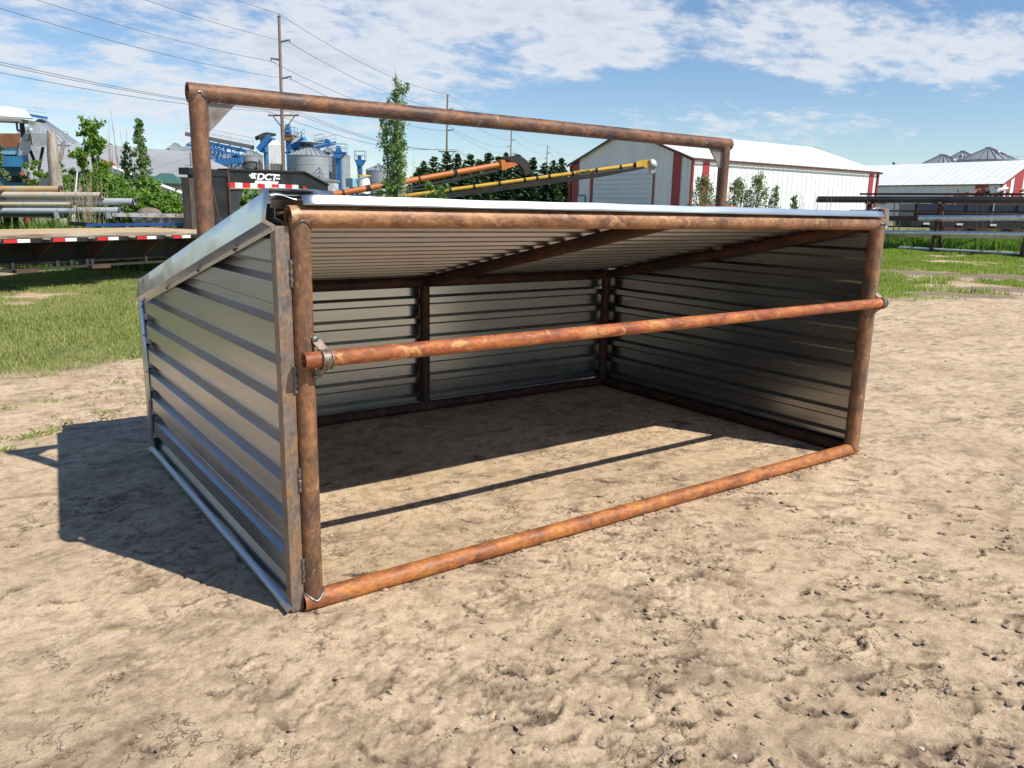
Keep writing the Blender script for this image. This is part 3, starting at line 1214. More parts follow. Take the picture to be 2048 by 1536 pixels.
# corner trims at the back and base drip strips
for s_, xf in ((-1, -0.094), (1, W + 0.096)):
    mb = MB()
    zb, zt = 0.012, roof_z(D) - 0.02
    prof = [(-0.0, -0.055), (0.004, -0.045), (0.006, 0.0), (0.004, 0.098), (-0.10, 0.102), (-0.104, 0.09)]
    vs = []
    for z in (zb, zt):
        vs += [(xf + s_ * dx, D + dy, z) for dx, dy in prof]
    m_ = len(prof)
    mb.add(vs, [(k, k + 1, m_ + k + 1, m_ + k) for k in range(m_ - 1)])
    ct = part(mb, 'corner_trim', M_TRIM2, smooth=20, solid=0.001)
    for z in (0.17, 0.38, 0.60, 0.86, 1.06):
        MB().tube((xf + s_ * 0.002, D - 0.04, z), (xf + s_ * 0.012, D - 0.04, z), 0.007, n=8).build('screw', M_SCREW, ct)
    mb = MB()
    n = 30
    rows = []
    for i in range(n + 1):
        y = -0.02 + (D + 0.03) * i / n
        wv = 0.002 * math.sin(y * 7)
        rows.append([(xf + s_ * dx, y, z + wv * k) for k, (dx, z) in enumerate(((0.006, 0.052), (0.004, 0.044), (0.036, 0.024 + wv)))])
    mb.add([p for r in rows for p in r], [(i * 3 + k, (i + 1) * 3 + k, (i + 1) * 3 + k + 1, i * 3 + k + 1) for i in range(n) for k in range(2)])
    part(mb, 'base_trim', galv('galvanised_base', (0.33, 0.37, 0.43), 0.30, 0.04, streak='Y', dirty=0.1), smooth=20, solid=0.001)

# ------------------------------------------------------------------ background materials
M_WHITE = mottled('white_steel', [(0.3, (0.70, 0.71, 0.71)), (0.7, (0.80, 0.81, 0.81))], 0.6, 0.5, 0.0)
M_RED = flat('barn_red', (0.34, 0.036, 0.036), 0.5)
M_DKRED = flat('trim_maroon', (0.10, 0.02, 0.02), 0.5)
M_DOOR = flat('door_white', (0.66, 0.69, 0.72), 0.5, v=0.05)
M_BLUE = mottled('elevator_blue', [(0.3, (0.02, 0.13, 0.36)), (0.7, (0.035, 0.2, 0.48))], 0.5, 0.5)
M_BIN = mottled('bin_steel', [(0.3, (0.30, 0.32, 0.34)), (0.7, (0.44, 0.46, 0.48))], 0.35, 0.5, 0.4, (1, 1, .3))
M_BINROOF = mottled('bin_roof', [(0.3, (0.24, 0.27, 0.30)), (0.7, (0.36, 0.39, 0.42))], 0.5, 0.5, 0.25)
M_BINPALE = mottled('bin_pale', [(0.3, (0.5, 0.5, 0.5)), (0.7, (0.68, 0.68, 0.68))], 0.8, 0.55, 0.15)
M_RIBD = flat('rib_dark', (0.16, 0.175, 0.19), 0.6, 0.3)
M_GREY = flat('grey_sheet', (0.33, 0.33, 0.335), 0.6, 0.0, .08, 0.2)
M_GREEN = flat('green_roof', (0.05, 0.13, 0.10), 0.55)
M_BLACK = mottled('black_paint', [(0.3, (0.010, 0.011, 0.012)), (0.62, (0.022, 0.022, 0.024)), (0.8, (0.06, 0.055, 0.05))], 3.5, 0.42, 0.0, spec=0.4, detail=8)
M_BLACKM = mottled('black_matt', [(0.3, (0.012, 0.012, 0.012)), (0.7, (0.035, 0.033, 0.03))], 2, 0.8)
M_TAPER = flat('tape_red', (0.55, 0.02, 0.025), 0.35, v=.1)
M_TAPEW = flat('tape_white', (0.75, 0.74, 0.68), 0.35, v=.08)
M_DECK = mottled('deck_plywood', [(0.3, (0.36, 0.25, 0.14)), (0.52, (0.52, 0.37, 0.21)), (0.75, (0.60, 0.46, 0.29))], 3.0, 0.85, 0, (0.25, 3.0, 1), detail=8)
M_WOODE = mottled('weathered_edge', [(0.3, (0.12, 0.085, 0.06)), (0.5, (0.33, 0.26, 0.19)), (0.72, (0.55, 0.48, 0.38))], 2.2, 0.85, 0, (0.5, 1, 6), detail=8)
M_LOG = mottled('weathered_log', [(0.3, (0.14, 0.105, 0.08)), (0.48, (0.36, 0.30, 0.25)), (0.72, (0.52, 0.46, 0.40))], 6, 0.95, 0, (1.4, 1.4, .25), detail=8, bumps=.9, bdist=.05)
M_POLE = mottled('pole_wood', [(0.3, (0.14, 0.10, 0.075)), (0.7, (0.30, 0.22, 0.16))], 2, 0.9, 0, (3, 3, .15))
M_WIRE = flat('wire_dark', (0.10, 0.105, 0.115), 0.6)
M_ORANGE = mottled('auger_orange', [(0.3, (0.40, 0.11, 0.02)), (0.7, (0.56, 0.17, 0.03))], 1.5, 0.45)
M_YELLOW = mottled('conveyor_yellow', [(0.3, (0.58, 0.33, 0.035)), (0.7, (0.74, 0.46, 0.07))], 1.5, 0.5)
M_PIPEG = mottled('pipe_grey', [(0.3, (0.40, 0.43, 0.45)), (0.7, (0.58, 0.60, 0.61))], 2.4, 0.5, 0.2, (0.3, 1, 1))
M_PIPEO = mottled('pipe_ochre', [(0.3, (0.55, 0.53, 0.50)), (0.46, (0.50, 0.36, 0.17)), (0.75, (0.40, 0.20, 0.07))], 0.5, 0.6, 0.1, (0.5, 1, 1))
M_PIPEP = mottled('pipe_pinkish', [(0.3, (0.56, 0.55, 0.52)), (0.5, (0.55, 0.46, 0.36)), (0.75, (0.47, 0.30, 0.15))], 0.8, 0.6, 0.1, (0.5, 1, 1))
M_PIPEY = mottled('pipe_yellowed', [(0.3, (0.55, 0.50, 0.38)), (0.7, (0.48, 0.38, 0.2))], 0.8, 0.6, 0.1, (0.5, 1, 1))
M_RUSTP = mottled('rust_panel', [(0.3, (0.16, 0.06, 0.03)), (0.5, (0.28, 0.11, 0.05)), (0.75, (0.36, 0.2, 0.12))], 1.6, 0.85)
M_MBLUE = mottled('machine_blue', [(0.3, (0.02, 0.12, 0.28)), (0.7, (0.04, 0.24, 0.45))], 1.0, 0.45)
M_SHEET = mottled('dull_sheet', [(0.3, (0.36, 0.37, 0.38)), (0.7, (0.55, 0.56, 0.57))], 3, 0.5, 0.3)
M_SILV = mottled('bright_pipe', [(0.3, (0.55, 0.57, 0.60)), (0.6, (0.80, 0.81, 0.82))], 6, 0.35, 0.5, (1, 1, 1), bumps=.5, bdist=.02)
M_RACK = mottled('rack_brown', [(0.3, (0.045, 0.025, 0.02)), (0.7, (0.12, 0.06, 0.04))], 1.5, 0.8)
M_DARKP = mottled('dark_pipe', [(0.3, (0.035, 0.033, 0.034)), (0.7, (0.09, 0.08, 0.075))], 1.5, 0.5, 0.3, (.3, .3, 1))
M_NAVY = mottled('navy_panel', [(0.3, (0.008, 0.012, 0.03)), (0.7, (0.02, 0.03, 0.065))], 2, 0.5)
M_TBLUE = flat('beam_blue', (0.03, 0.10, 0.36), 0.5)
M_BARK = mottled('bark', [(0.3, (0.08, 0.065, 0.05)), (0.7, (0.2, 0.165, 0.13))], 5, 0.95, 0, (2, 2, .4))
M_TWIG = mottled('bare_twig', [(0.3, (0.20, 0.155, 0.12)), (0.7, (0.36, 0.30, 0.24))], 5, 0.95)
M_STRAW = mottled('dry_stalk', [(0.3, (0.30, 0.22, 0.12)), (0.7, (0.50, 0.40, 0.25))], 5, 0.95)
M_L_BRIGHT = leafmat('leaf_bright', (0.12, 0.23, 0.03), (0.22, 0.36, 0.06), 1.2)
M_L_MID = leafmat('leaf_mid', (0.075, 0.16, 0.028), (0.15, 0.26, 0.055), 1.2)
M_L_DARK = leafmat('leaf_dark', (0.035, 0.075, 0.02), (0.07, 0.13, 0.035), 1.0, 0.25)
M_L_POP = leafmat('leaf_poplar', (0.10, 0.19, 0.05), (0.21, 0.32, 0.115), 1.5, 0.3)
M_L_GREY = leafmat('leaf_greygreen', (0.12, 0.16, 0.065), (0.22, 0.27, 0.12), 1.5, 0.3)
M_NEEDLE = leafmat('spruce_needles', (0.035, 0.07, 0.032), (0.085, 0.14, 0.058), 0.6, 0.1)
M_GRASS = leafmat('grass_blade', (0.20, 0.28, 0.05), (0.36, 0.40, 0.11), 0.55, 0.35)
M_GRASSR = leafmat('grass_lush', (0.20, 0.30, 0.04), (0.36, 0.44, 0.09), 0.4, 0.4)
M_DRYG = leafmat('grass_dry', (0.40, 0.36, 0.16), (0.58, 0.50, 0.28), 1.2, 0.3)
M_TALLG = leafmat('grass_tall', (0.10, 0.21, 0.03), (0.22, 0.34, 0.07), 0.8, 0.35)


# ------------------------------------------------------------------ foliage helpers
def clump_points(c, rad, n, shell=0.55):
    d = rng.normal(size=(n, 3))
    d /= np.linalg.norm(d, axis=1)[:, None]
    r = (shell + (1 - shell) * rng.random(n))[:, None]
    return np.array(c)[None, :] + d * r * np.array(rad)[None, :] * rng.uniform(0.75, 1.1, (n, 1))


def bush(name, label, cat, base, h, rad, nclump, nleaf, size, mat, group=None, low=0.05, stems=5, top=1.0, kind='round', trunkmat=None):
    t = thing(name, label, cat, base, 0, group)
    P = []
    cs = []
    for i in range(nclump):
        f = (i + random.random()) / nclump
        z = h * (low + (0.96 - low) * f)
        if kind == 'round':
            rr = rad * math.sqrt(max(0.03, 1 - ((z / h - 0.42) / 0.62) ** 2))
        elif kind == 'column':
            rr = rad * (0.45 + 0.55 * math.sin(math.pi * min(1, (z / h) * 0.85 + 0.15))) * (1 if z / h < 0.7 else (1.25 - z / h) / .55)
        else:
            rr = rad * (0.6 + 0.4 * z / h) if z / h < .7 else rad * (1.15 - z / h) / .45
        a = random.uniform(0, 6.28)
        q = rr * math.sqrt(random.random()) * 0.95
        c = (q * math.cos(a), q * math.sin(a), z)
        cs.append(c)
        k = max(4, int(nleaf / nclump * random.uniform(.6, 1.4)))
        cr = {'round': .36 * rad, 'column': .42 * rad, 'open': .34 * rad}[kind]
        # a clump is a few leafy twigs, not a ball
        for w_ in range(4):
            dv = Vector((random.gauss(0, 1), random.gauss(0, 1), random.gauss(.5, .7) + (1.6 if kind == 'column' else 0))).normalized() * cr * random.uniform(.6, 1.6)
            kk = max(2, k // 4)
            f_ = rng.random(kk)[:, None]
            sp = rng.normal(size=(kk, 3)) * cr * .22
            P.append(np.array(c)[None, :] + f_ * np.array(dv)[None, :] + sp)
    P = np.concatenate(P)
    P[:, 2] = np.maximum(P[:, 2], 0.03)
    U, V = rand_axes(len(P), size)
    quads('crown', P, U, V, mat, t)
    mb = MB()
    for i in range(stems):
        a = random.uniform(0, 6.28)
        r0 = rad * 0.12 * random.random()
        c = random.choice(cs)
        p0 = Vector((r0 * math.cos(a), r0 * math.sin(a), -0.05))
        p3 = Vector(c)
        pm = p0.lerp(p3, .5) + Vector((random.uniform(-.1, .1) * rad, random.uniform(-.1, .1) * rad, h * .06))
        w = max(0.012, h * 0.010) * random.uniform(.7, 1.2)
        mb.path([p0, pm, p3], [w, w * .65, w * .3], 5)
    mb.build('stem' if stems > 1 else 'trunk', trunkmat or M_BARK, t)
    return t


def zf(px, py, d, base):
    """height above a thing's base of the pixel row py at forward distance d"""
    return at(px, py, d).z - base.z


# ------------------------------------------------------------------ steel barns
def barn(name, label, A, u, v, lu, lv, eave, ridge, gable_on, stripes_long, stripes_gable, shade=None):
    """A = near corner; u along the eave wall, v along the gable wall"""
    t = thing(name, label, 'barn', (A.x, A.y, G(A.x, A.y)))
    L = t.location

    def P(a, b, z):
        q = A + u * a + v * b
        return (q.x, q.y, z + L.z)
    bld = dict(parent=t, loc=L, smooth=20)
    m = MB()
    rb = 0.6
    e = 0.035

    def wallstrip(o, du, n, ztop):
        # corrugated cladding: vertical ribs
        vs = []
        k = int(n / rb)
        for i in range(k):
            s0 = i * rb
            for s_, w in ((0, 0), (rb * .78, 0), (rb * .84, e), (rb * .94, e), (rb, 0)):
                vs.append((s0 + s_, w))
        return vs
    pr = wallstrip(None, None, lu, eave)
    n_ = (u.cross(Vector((0, 0, 1)))).normalized()
    if n_.dot(v) > 0:
        n_ = -n_
    vs = []
    for s_, w in pr:
        q = A + u * s_ + n_ * w
        vs += [(q.x, q.y, L.z - .3), (q.x, q.y, L.z + eave)]
    m.add(vs, [(2 * i, 2 * i + 2, 2 * i + 3, 2 * i + 1) for i in range(len(pr) - 1)])
    m.build('side_wall', M_WHITE, **bld)
    m = MB()
    m.add([P(0, lv, -.3), P(lu, lv, -.3), P(lu, lv, eave), P(0, lv, eave)], [(0, 1, 2, 3)])
    m.build('far_wall', M_WHITE, **bld)
    n2 = -u
    for end, nn in ((0, n2), (lu, -n2)):
        m = MB()
        pr = wallstrip(None, None, lv, eave)
        vs = []
        for s_, w in pr:
            z = eave + (ridge - eave) * (1 - abs(s_ / lv - .5) * 2)
            q = A + u * end + v * s_ + nn * w
            vs += [(q.x, q.y, L.z - .3), (q.x, q.y, L.z + z)]
        m.add(vs, [(2 * i, 2 * i + 2, 2 * i + 3, 2 * i + 1) for i in range(len(pr) - 1)])
        m.build('gable_wall', M_WHITE, **bld)
    # roof: two ribbed slopes
    rf = MB()
    ov = 0.25
    for b0, b1, z0, z1 in ((-ov, lv / 2, eave - ov * (ridge - eave) / lv * 2, ridge), (lv + ov, lv / 2, eave - ov * (ridge - eave) / lv * 2, ridge)):
        vs = []
        k = int((lu + 2 * ov) / 0.9)
        pr = []
        for i in range(k):
            s0 = -ov + (lu + 2 * ov) * i / k
            for s_, w in ((0, 0), (.74, 0), (.78, .012), (.86, .012), (.9, 0)):
                pr.append((s0 + s_ * (lu + 2 * ov) / k / .9, w))
        for s_, w in pr:
            vs += [P(s_, b0, z0 + .06 + w), P(s_, b1, z1 + .06 + w)]
        rf.add(vs, [(2 * i, 2 * i + 2, 2 * i + 3, 2 * i + 1) for i in range(len(pr) - 1)])
    rf.build('roof', M_WHITE, **bld)
    # red trim: eave line, rakes, corners, painted stripes
    tr = MB()
    tr.beam(P(-ov, -ov - .02, eave - .13), P(lu + ov, -ov - .02, eave - .13), .06, .10)
    tr.build('eave_trim', M_DKRED, **bld)
    for en in (-ov - .03, lu + ov + .03):
        tr = MB()
        tr.beam(P(en, -ov, eave - .18), P(en, lv / 2, ridge + .02), .07, .15)
        tr.beam(P(en, lv / 2, ridge + .02), P(en, lv + ov, eave - .18), .07, .15)
        tr.build('rake_trim', M_DKRED if not shade else M_RED, **bld)
    for a_, b_ in ((0, 0), (0, lv), (lu, 0)):
        tr = MB()
        tr.beam(P(a_ - (.02 if a_ == 0 else -.02), b_ - (.02 if b_ == 0 else -.02), -.3), P(a_ - (.02 if a_ == 0 else -.02), b_ - (.02 if b_ == 0 else -.02), eave - .1), .16, .16, up=tuple(u))
        tr.build('corner_trim', M_RED, **bld)
    for s0, s1 in stripes_long:
        q = MB()
        q.hexa([P(s0, -.06, -.3), P(s1, -.06, -.3), P(s1, -.04, -.3), P(s0, -.04, -.3), P(s0, -.06, eave - .19), P(s1, -.06, eave - .19), P(s1, -.04, eave - .19), P(s0, -.04, eave - .19)])
        q.build('red_stripe', M_RED, **bld)
    for s0, s1 in stripes_gable:
        q = MB()
        z0 = eave + (ridge - eave) * (1 - abs(s0 / lv - .5) * 2) - .02
        z1 = eave + (ridge - eave) * (1 - abs(s1 / lv - .5) * 2) - .02
        q.hexa([P(-.06, s0, -.3), P(-.06, s1, -.3), P(-.04, s1, -.3), P(-.04, s0, -.3), P(-.06, s0, z0), P(-.06, s1, z1), P(-.04, s1, z1), P(-.04, s0, z0)])
        q.build('red_stripe', M_RED, **bld)
    return t, P, bld


def flat_solve(px, py, z):
    """point at height z above the rising ground seen at pixel px, py"""
    v = ray(px, py)
    d = (z - CAMC.z - 12 * SL) / (v.z - SL)
    p = CAMC + v * d
    return p, d


A1, d1 = flat_solve(1387, 315, 5.0)
B1, _ = flat_solve(1128, 324, 5.0)
D1, _ = flat_solve(1757, 339, 5.0)
u1 = Vector((D1.x - A1.x, D1.y - A1.y, 0))
lu1 = u1.length
u1.normalize()
v1 = Vector((-u1.y, u1.x, 0))
lv1 = Vector((B1.x - A1.x, B1.y - A1.y, 0)).length
print('barn', d1, lu1, lv1)


def WS(pa, pb):
    q = [on_plane(x, 360, Vector((A1.x, A1.y, 0)), Vector((A1.x + u1.x, A1.y + u1.y, 0))) for x in (pa, pb)]
    return [Vector((k.x - A1.x, k.y - A1.y, 0)).dot(u1) for k in q]


def GS(pa, pb):
    q = [on_plane(x, 360, Vector((A1.x, A1.y, 0)), Vector((A1.x + v1.x, A1.y + v1.y, 0))) for x in (pa, pb)]
    return [Vector((k.x - A1.x, k.y - A1.y, 0)).dot(v1) for k in q]


bt, BP, bld = barn('steel_barn', 'large white steel barn with red stripes and a grey overhead door in its gable', Vector((A1.x, A1.y, 0)), u1, v1, lu1, lv1, 5.0, 7.35, 0,
                   [WS(1404, 1416), WS(1738, 1746)], [GS(1362, 1345), GS(1158, 1145)])


def along_gable(px, py):
    p = on_plane(px, py, Vector((A1.x, A1.y, 0)), Vector((A1.x + v1.x, A1.y + v1.y, 0)))
    return (Vector((p.x - A1.x, p.y - A1.y, 0))).dot(v1), p.z - G(p.x, p.y)


s_r, z_top = along_gable(1308, 336)
s_l, _ = along_gable(1189, 340)
q = MB()
npan = 12
for i in range(npan):
    z0 = z_top * i / npan
    z1 = z_top * (i + 1) / npan - .025
    q.hexa([BP(-.075, s_r, z0), BP(-.075, s_l, z0), BP(-.035, s_l, z0), BP(-.035, s_r, z0), BP(-.075, s_r, z1), BP(-.075, s_l, z1), BP(-.035, s_l, z1), BP(-.035, s_r, z1)])
q.build('overhead_door', M_DOOR, **bld)
for s0, s1 in ((s_r - .16, s_r - .02), (s_l + .02, s_l + .4)):
    q = MB()
    q.hexa([BP(-.09, s0, -.3), BP(-.09, s1, -.3), BP(-.04, s1, -.3), BP(-.04, s0, -.3), BP(-.09, s0, z_top + .1), BP(-.09, s1, z_top + .1), BP(-.04, s1, z_top + .1), BP(-.04, s0, z_top + .1)])
    q.build('door_frame', M_RED, **bld)
s_a, zd = along_gable(1171, 389)
s_b, _ = along_gable(1157, 389)
q = MB()
q.hexa([BP(-.07, s_a, -.3), BP(-.07, s_b, -.3), BP(-.04, s_b, -.3), BP(-.04, s_a, -.3), BP(-.07, s_a, zd), BP(-.07, s_b, zd), BP(-.04, s_b, zd), BP(-.04, s_a, zd)])
wd = q.build('walk_door', M_DOOR, **bld)
q = MB()
q.beam(BP(-.08, s_a - .05, zd + .05), BP(-.08, s_b + .05, zd + .05), .05, .1)
q.beam(BP(-.08, s_a - .05, -.3), BP(-.08, s_a - .05, zd), .1, .05)
q.build('frame', M_RIBD, wd, loc=bt.location)

A2 = at(2005, 360, 95)
A2 = Vector((A2.x, A2.y, 0))
e2 = at(2005, 367, 95).z - G(A2.x, A2.y)
barn('steel_barn', 'far white steel barn at the right edge, behind the pipe racks', A2, Vector((0, 1, 0)), Vector((1, 0, 0)), 30.0, 15.0, e2, e2 + 3.0, 0, [(1.4, 2.9)], [(1.2, 2.2), (3.2, 5.4)], True)


# ------------------------------------------------------------------ grain bins
def bin_(label, px, rpx, yeave, yapex, d, nrib=24, wall=None, roofm=None, cap=0.12, hatch=True, group='grain bins', rings=None):
    b = foot(px, d)
    r = rpx / FPX * d
    he = at(px, yeave, d).z - b.z
    ha = at(px, yapex, d).z - b.z
    t = thing('grain_bin', label, 'grain bin', b, random.uniform(0, 1), group)
    rr = r * cap
    m = MB()
    # corrugated wall: stacked rings with a slight step
    prof = [(r, 0)]
    k = rings or max(4, int(he / 1.1))
    for i in range(k):
        z0 = he * i / k
        z1 = he * (i + 1) / k
        prof += [(r, z0 + 0.02), (r, z1 - .05), (r + .035, z1 - .04), (r + .035, z1 - .005)]
    prof += [(r, he)]
    m.lathe((0, 0, 0), prof, 40)
    m.build('wall', wall or M_BIN, t, smooth=25)
    m = MB()
    m.lathe((0, 0, 0), [(r * 1.03, he - .06), (r * 1.03, he), (rr, ha - .25), (rr, ha), (0.01, ha + .05)], 40)
    rf = m.build('roof', roofm or M_BINROOF, t, smooth=25)
    m = MB()
    for i in range(nrib):
        a = 2 * math.pi * i / nrib
        c, s_ = math.cos(a), math.sin(a)
        w = 0.05 + r * .006
        m.beam((r * 1.03 * c, r * 1.03 * s_, he + .05), (rr * c, rr * s_, ha - .2), w, .14)
    m.build('roof_rib', M_RIBD if d > 140 else M_BINROOF, rf, smooth=20)['kind'] = 'stuff'
    if hatch:
        for a in (R(200), R(330)):
            q = .55
            c = (r * q * math.cos(a), r * q * math.sin(a), he + (ha - he) * (1 - q) + .2)
            MB().ico(c, r * .09, 2, 0.02, (1, 1, .9)).build('roof_vent', M_BIN, t)
    return t, r, he, ha


DB = 125
bin_('huge grey cone-roofed bin with a blue catwalk on top, at far left', 102, 66, 291, 239, DB, 32)
bin_('grey bin cone cut off by the left edge of the photo', -42, 62, 282, 242, DB + 4, 30)
bin_('low grey cone roof of a bin peeping over the long grey shed', 231, 20, 306, 286, DB + 15, 16)
bin_('grey bin left of the arch post with a hoist arm at its peak', 360, 34, 313, 286, DB + 12, 20)
bin_('wide grey bin partly hidden by the left arch post', 408, 66, 317, 281, DB - 2, 28)
bin_('small grey bin under the blue conveyor bridge', 479, 27, 327, 307, DB - 8, 18)
tb, rb_, heb, hab = bin_('grey bin bearing a dark oval emblem on its wall', 508, 20.5, 312, 299, DB - 14, 16)
tbig, rbig, hebig, habig = bin_('large plain grey bin right of the wooden pole, with a platform at its peak', 621, 37, 312, 286, DB - 10, 24)
bin_('grey bin behind the big one, tucked against the second blue leg', 660, 23, 314, 293, DB + 2, 18)
bin_('grey bin to the right of the second blue leg', 684, 17.5, 314, 300, DB - 2, 14)
bin_('small low grey bin just left of the tall poplar', 759, 25, 342, 327, DB - 20, 16)
bin_('steep grey cone bin, leftmost of three behind the far right barn', 1872, 52, 339, 308, 150, 22, group='grain bins behind the far barn')
bin_('smallest bin of three behind the far right barn, at the back', 1911, 36, 325, 301, 175, 20, group='grain bins behind the far barn')
bin_('biggest bin of three behind the far right barn, with its wall showing', 1961, 48, 321, 294, 150, 22, group='grain bins behind the far barn')
# dark oval emblem on the wall of one bin
dirc = Vector((CAMC.x - tb.location.x, CAMC.y - tb.location.y, 0)).normalized()
m = MB()
zc = heb - 1.3
a0 = math.atan2(dirc.y, dirc.x) - tb.rotation_euler[2]
for rx, rz_, thick in ((1.25, .48, .09),):
    pts = []
    for i in range(36):
        t_ = 2 * math.pi * i / 36
        a = a0 + rx * math.cos(t_) / rb_ * .95
        pts.append(((rb_ + .07) * math.cos(a), (rb_ + .07) * math.sin(a), zc + rz_ * math.sin(t_)))
    m.path(pts, thick, 5, closed=True)
for k in range(5):
    a = a0 + (-.62 + .31 * k) / rb_ * .95
    m.path([((rb_ + .07) * math.cos(a + dx / rb_), (rb_ + .07) * math.sin(a + dx / rb_), zc + dz) for dx, dz in ((.1, .2), (-.08, .14), (-.08, -.14), (.1, -.2))], .05, 4)
m.build('emblem', M_BLACKM, tb)


# elevator legs, bridges, platforms
def rails(mb, pts, h=1.1, w=.07):
    """hand-rail round a list of points"""
    for a, b in zip(pts[:-1], pts[1:]):
        a = Vector(a)
        b = Vector(b)
        for z in (h * .5, h):
            mb.beam(a + Vector((0, 0, z)), b + Vector((0, 0, z)), w, w)
        mb.beam(a, a + Vector((0, 0, h)), w, w)
    mb.beam(pts[-1], Vector(pts[-1]) + Vector((0, 0, h)), w, w)


def leg_tower(label, px, wpx, ytop, yplat, d, head=True):
    b = foot(px, d)
    t = thing('grain_elevator', label, 'grain elevator', b, -math.atan2(FH.x, FH.y), 'blue elevator legs')
    w = wpx / FPX * d
    zt = at(px, ytop, d).z - b.z
    zp = at(px, yplat, d).z - b.z
    m = MB()
    m.box((-w * .5, -w * .4, 0), (-w * .06, w * .4, zt - 2.2))
    m.box((w * .06, -w * .4, 0), (w * .5, w * .4, zt - 2.2))
    for k in range(int(zt / 2.5)):
        m.box((-w * .54, -w * .44, 1 + k * 2.5), (w * .54, w * .44, 1.18 + k * 2.5))
    m.build('casing', M_BLUE, t)
    m = MB()
    m.box((-w * .65, -w * .5, zt - 2.2), (w * .65, w * .5, zt - .9))
    m.prism([(-w * .65, -w * .5, zt - .9), (w * .65, -w * .5, zt - .9), (w * .4, -w * .5, zt), (-w * .4, -w * .5, zt)], (0, w, 0))
    m.tube((w * .1, -w * .5 - .35, zt - 1), (w * .1, -w * .5, zt - 1), .35, n=10)
    m.build('head', M_BLUE, t)
    m = MB()
    pw = w * 1.25
    m.box((-pw, -pw, zp), (pw * 1.4, pw, zp + .12))
    m.prism([(-w * .6, -pw * .9, zp - .7), (w * .6, -pw * .9, zp - .7), (pw * 1.3, -pw * .9, zp), (-pw * .9, -pw * .9, zp)], (0, pw * 1.8, 0))
    m.build('platform', M_RUSTP if px < 600 else M_BLUE, t)
    m = MB()
    rails(m, [(-pw, -pw, zp + .1), (pw * 1.4, -pw, zp + .1), (pw * 1.4, pw, zp + .1), (-pw, pw, zp + .1), (-pw, -pw, zp + .1)])
    m.build('handrail', M_SHEET, t)
    m = MB()
    m.beam((w * .75, -w * .3, 0), (w * .75, -w * .3, zp), .08, .08)
    m.beam((w * .75, w * .3, 0), (w * .75, w * .3, zp), .08, .08)
    for k in range(int(zp / .9)):
        m.beam((w * .75, -w * .3, k * .9 + .5), (w * .75, w * .3, k * .9 + .5), .06, .06)
    m.build('ladder', M_SHEET, t)
    return t


leg_tower('tall blue elevator leg just right of the wooden utility pole', 582, 8.5, 249, 272, DB - 6)
leg_tower('blue elevator leg standing between the big bin and the poplar', 680, 8.5, 292, 306, DB - 14)
leg_tower('short blue elevator leg farthest right in the bin yard', 721, 6.5, 310, 322, DB - 22)


def bridge(label, pts, d, th, mats, cat='conveyor', legs=(), railing=True, truss=True, name='conveyor_bridge'):
    """inclined conveyor through image points at distance d, with posts down to the ground"""
    P = [at(x, y, d + dd) for x, y, dd in pts]
    b = Vector((P[0].x, P[0].y, G(P[0].x, P[0].y)))
    t = thing(name, label, cat, b, 0, 'blue grain conveyors')
    m = MB()
    for a, c in zip(P[:-1], P[1:]):
        m.beam(a, c, .7, th)
    m.build('trough', mats[0], t, loc=b)
    if truss:
        m = MB()
        for a, c in zip(P[:-1], P[1:]):
            lo = Vector((0, 0, -th - .9))
            m.beam(a + lo, c + lo, .45, .3)
            n = max(2, int((c - a).length / 1.6))
            for i in range(n):
                p0 = a.lerp(c, i / n)
                p1 = a.lerp(c, (i + 1) / n)
                m.beam(p0 + lo, p1 + Vector((0, 0, -th * .4)), .1, .1)
        m.build('truss', mats[1], t, loc=b)
    if railing:
        m = MB()
        for a, c in zip(P[:-1], P[1:]):
            n = max(2, int((c - a).length / 2.2))
            rails(m, [a.lerp(c, i / n) + Vector((0, 0, th * .5)) for i in range(n + 1)], 1.0, .06)
        m.build('handrail', M_SHEET, t, loc=b)
    for x, y in legs:
        p = at(x, y, d)
        m = MB()
        g_ = G(p.x, p.y)
        for o_ in (-.5, .5):
            m.beam((p.x + RH.x * o_, p.y + RH.y * o_, g_), (p.x + RH.x * o_, p.y + RH.y * o_, p.z), .16, .16)
        k = 5
        for i in range(k):
            m.beam((p.x - RH.x * .5, p.y - RH.y * .5, g_ + (p.z - g_) * i / k), (p.x + RH.x * .5, p.y + RH.y * .5, g_ + (p.z - g_) * (i + 1) / k), .09, .09)
        m.build('leg', mats[1], t, loc=b)
    return t


bridge('long dark-topped conveyor bridge sloping down from behind the arch post', [(372, 268, 0), (417, 277, 0), (507, 295, 0)], DB - 9, .55, (M_RIBD, M_BLUE), legs=[(428, 290), (436, 292), (470, 297)])
bridge('lower blue conveyor bridge under the dark-topped one', [(395, 281, 0), (417, 286, 0), (500, 304, 0)], DB - 6, .5, (M_BLUE, M_BLUE), legs=[(445, 296)], truss=False)
bridge('low blue incline conveyor rising toward the emblem bin', [(418, 329, 0), (484, 320, 0)], DB - 16, .7, (M_BLUE, M_BLUE), legs=[(440, 328), (470, 324)], railing=False)
bridge('blue spout conveyor from the tall leg to the big bin peak', [(586, 296, 0), (610, 279, -1)], DB - 9, .8, (M_BLUE, M_BLUE), legs=[], truss=False)
bridge('blue overhead conveyor linking the big bin to the bins behind it', [(622, 288, 0), (657, 281, 0), (658, 290, 0)], DB - 5, .5, (M_BLUE, M_BLUE), legs=[], truss=False, railing=False)
bridge('lower blue overhead conveyor behind the big bin', [(632, 295, 0), (672, 286, 0)], DB, .45, (M_BLUE, M_BLUE), legs=[], truss=False)
bridge('blue chute running up to the small dark elevator head', [(517, 300, 0), (540, 273, 0)], DB - 12, .7, (M_BLUE, M_BLUE), legs=[], railing=False, truss=False)
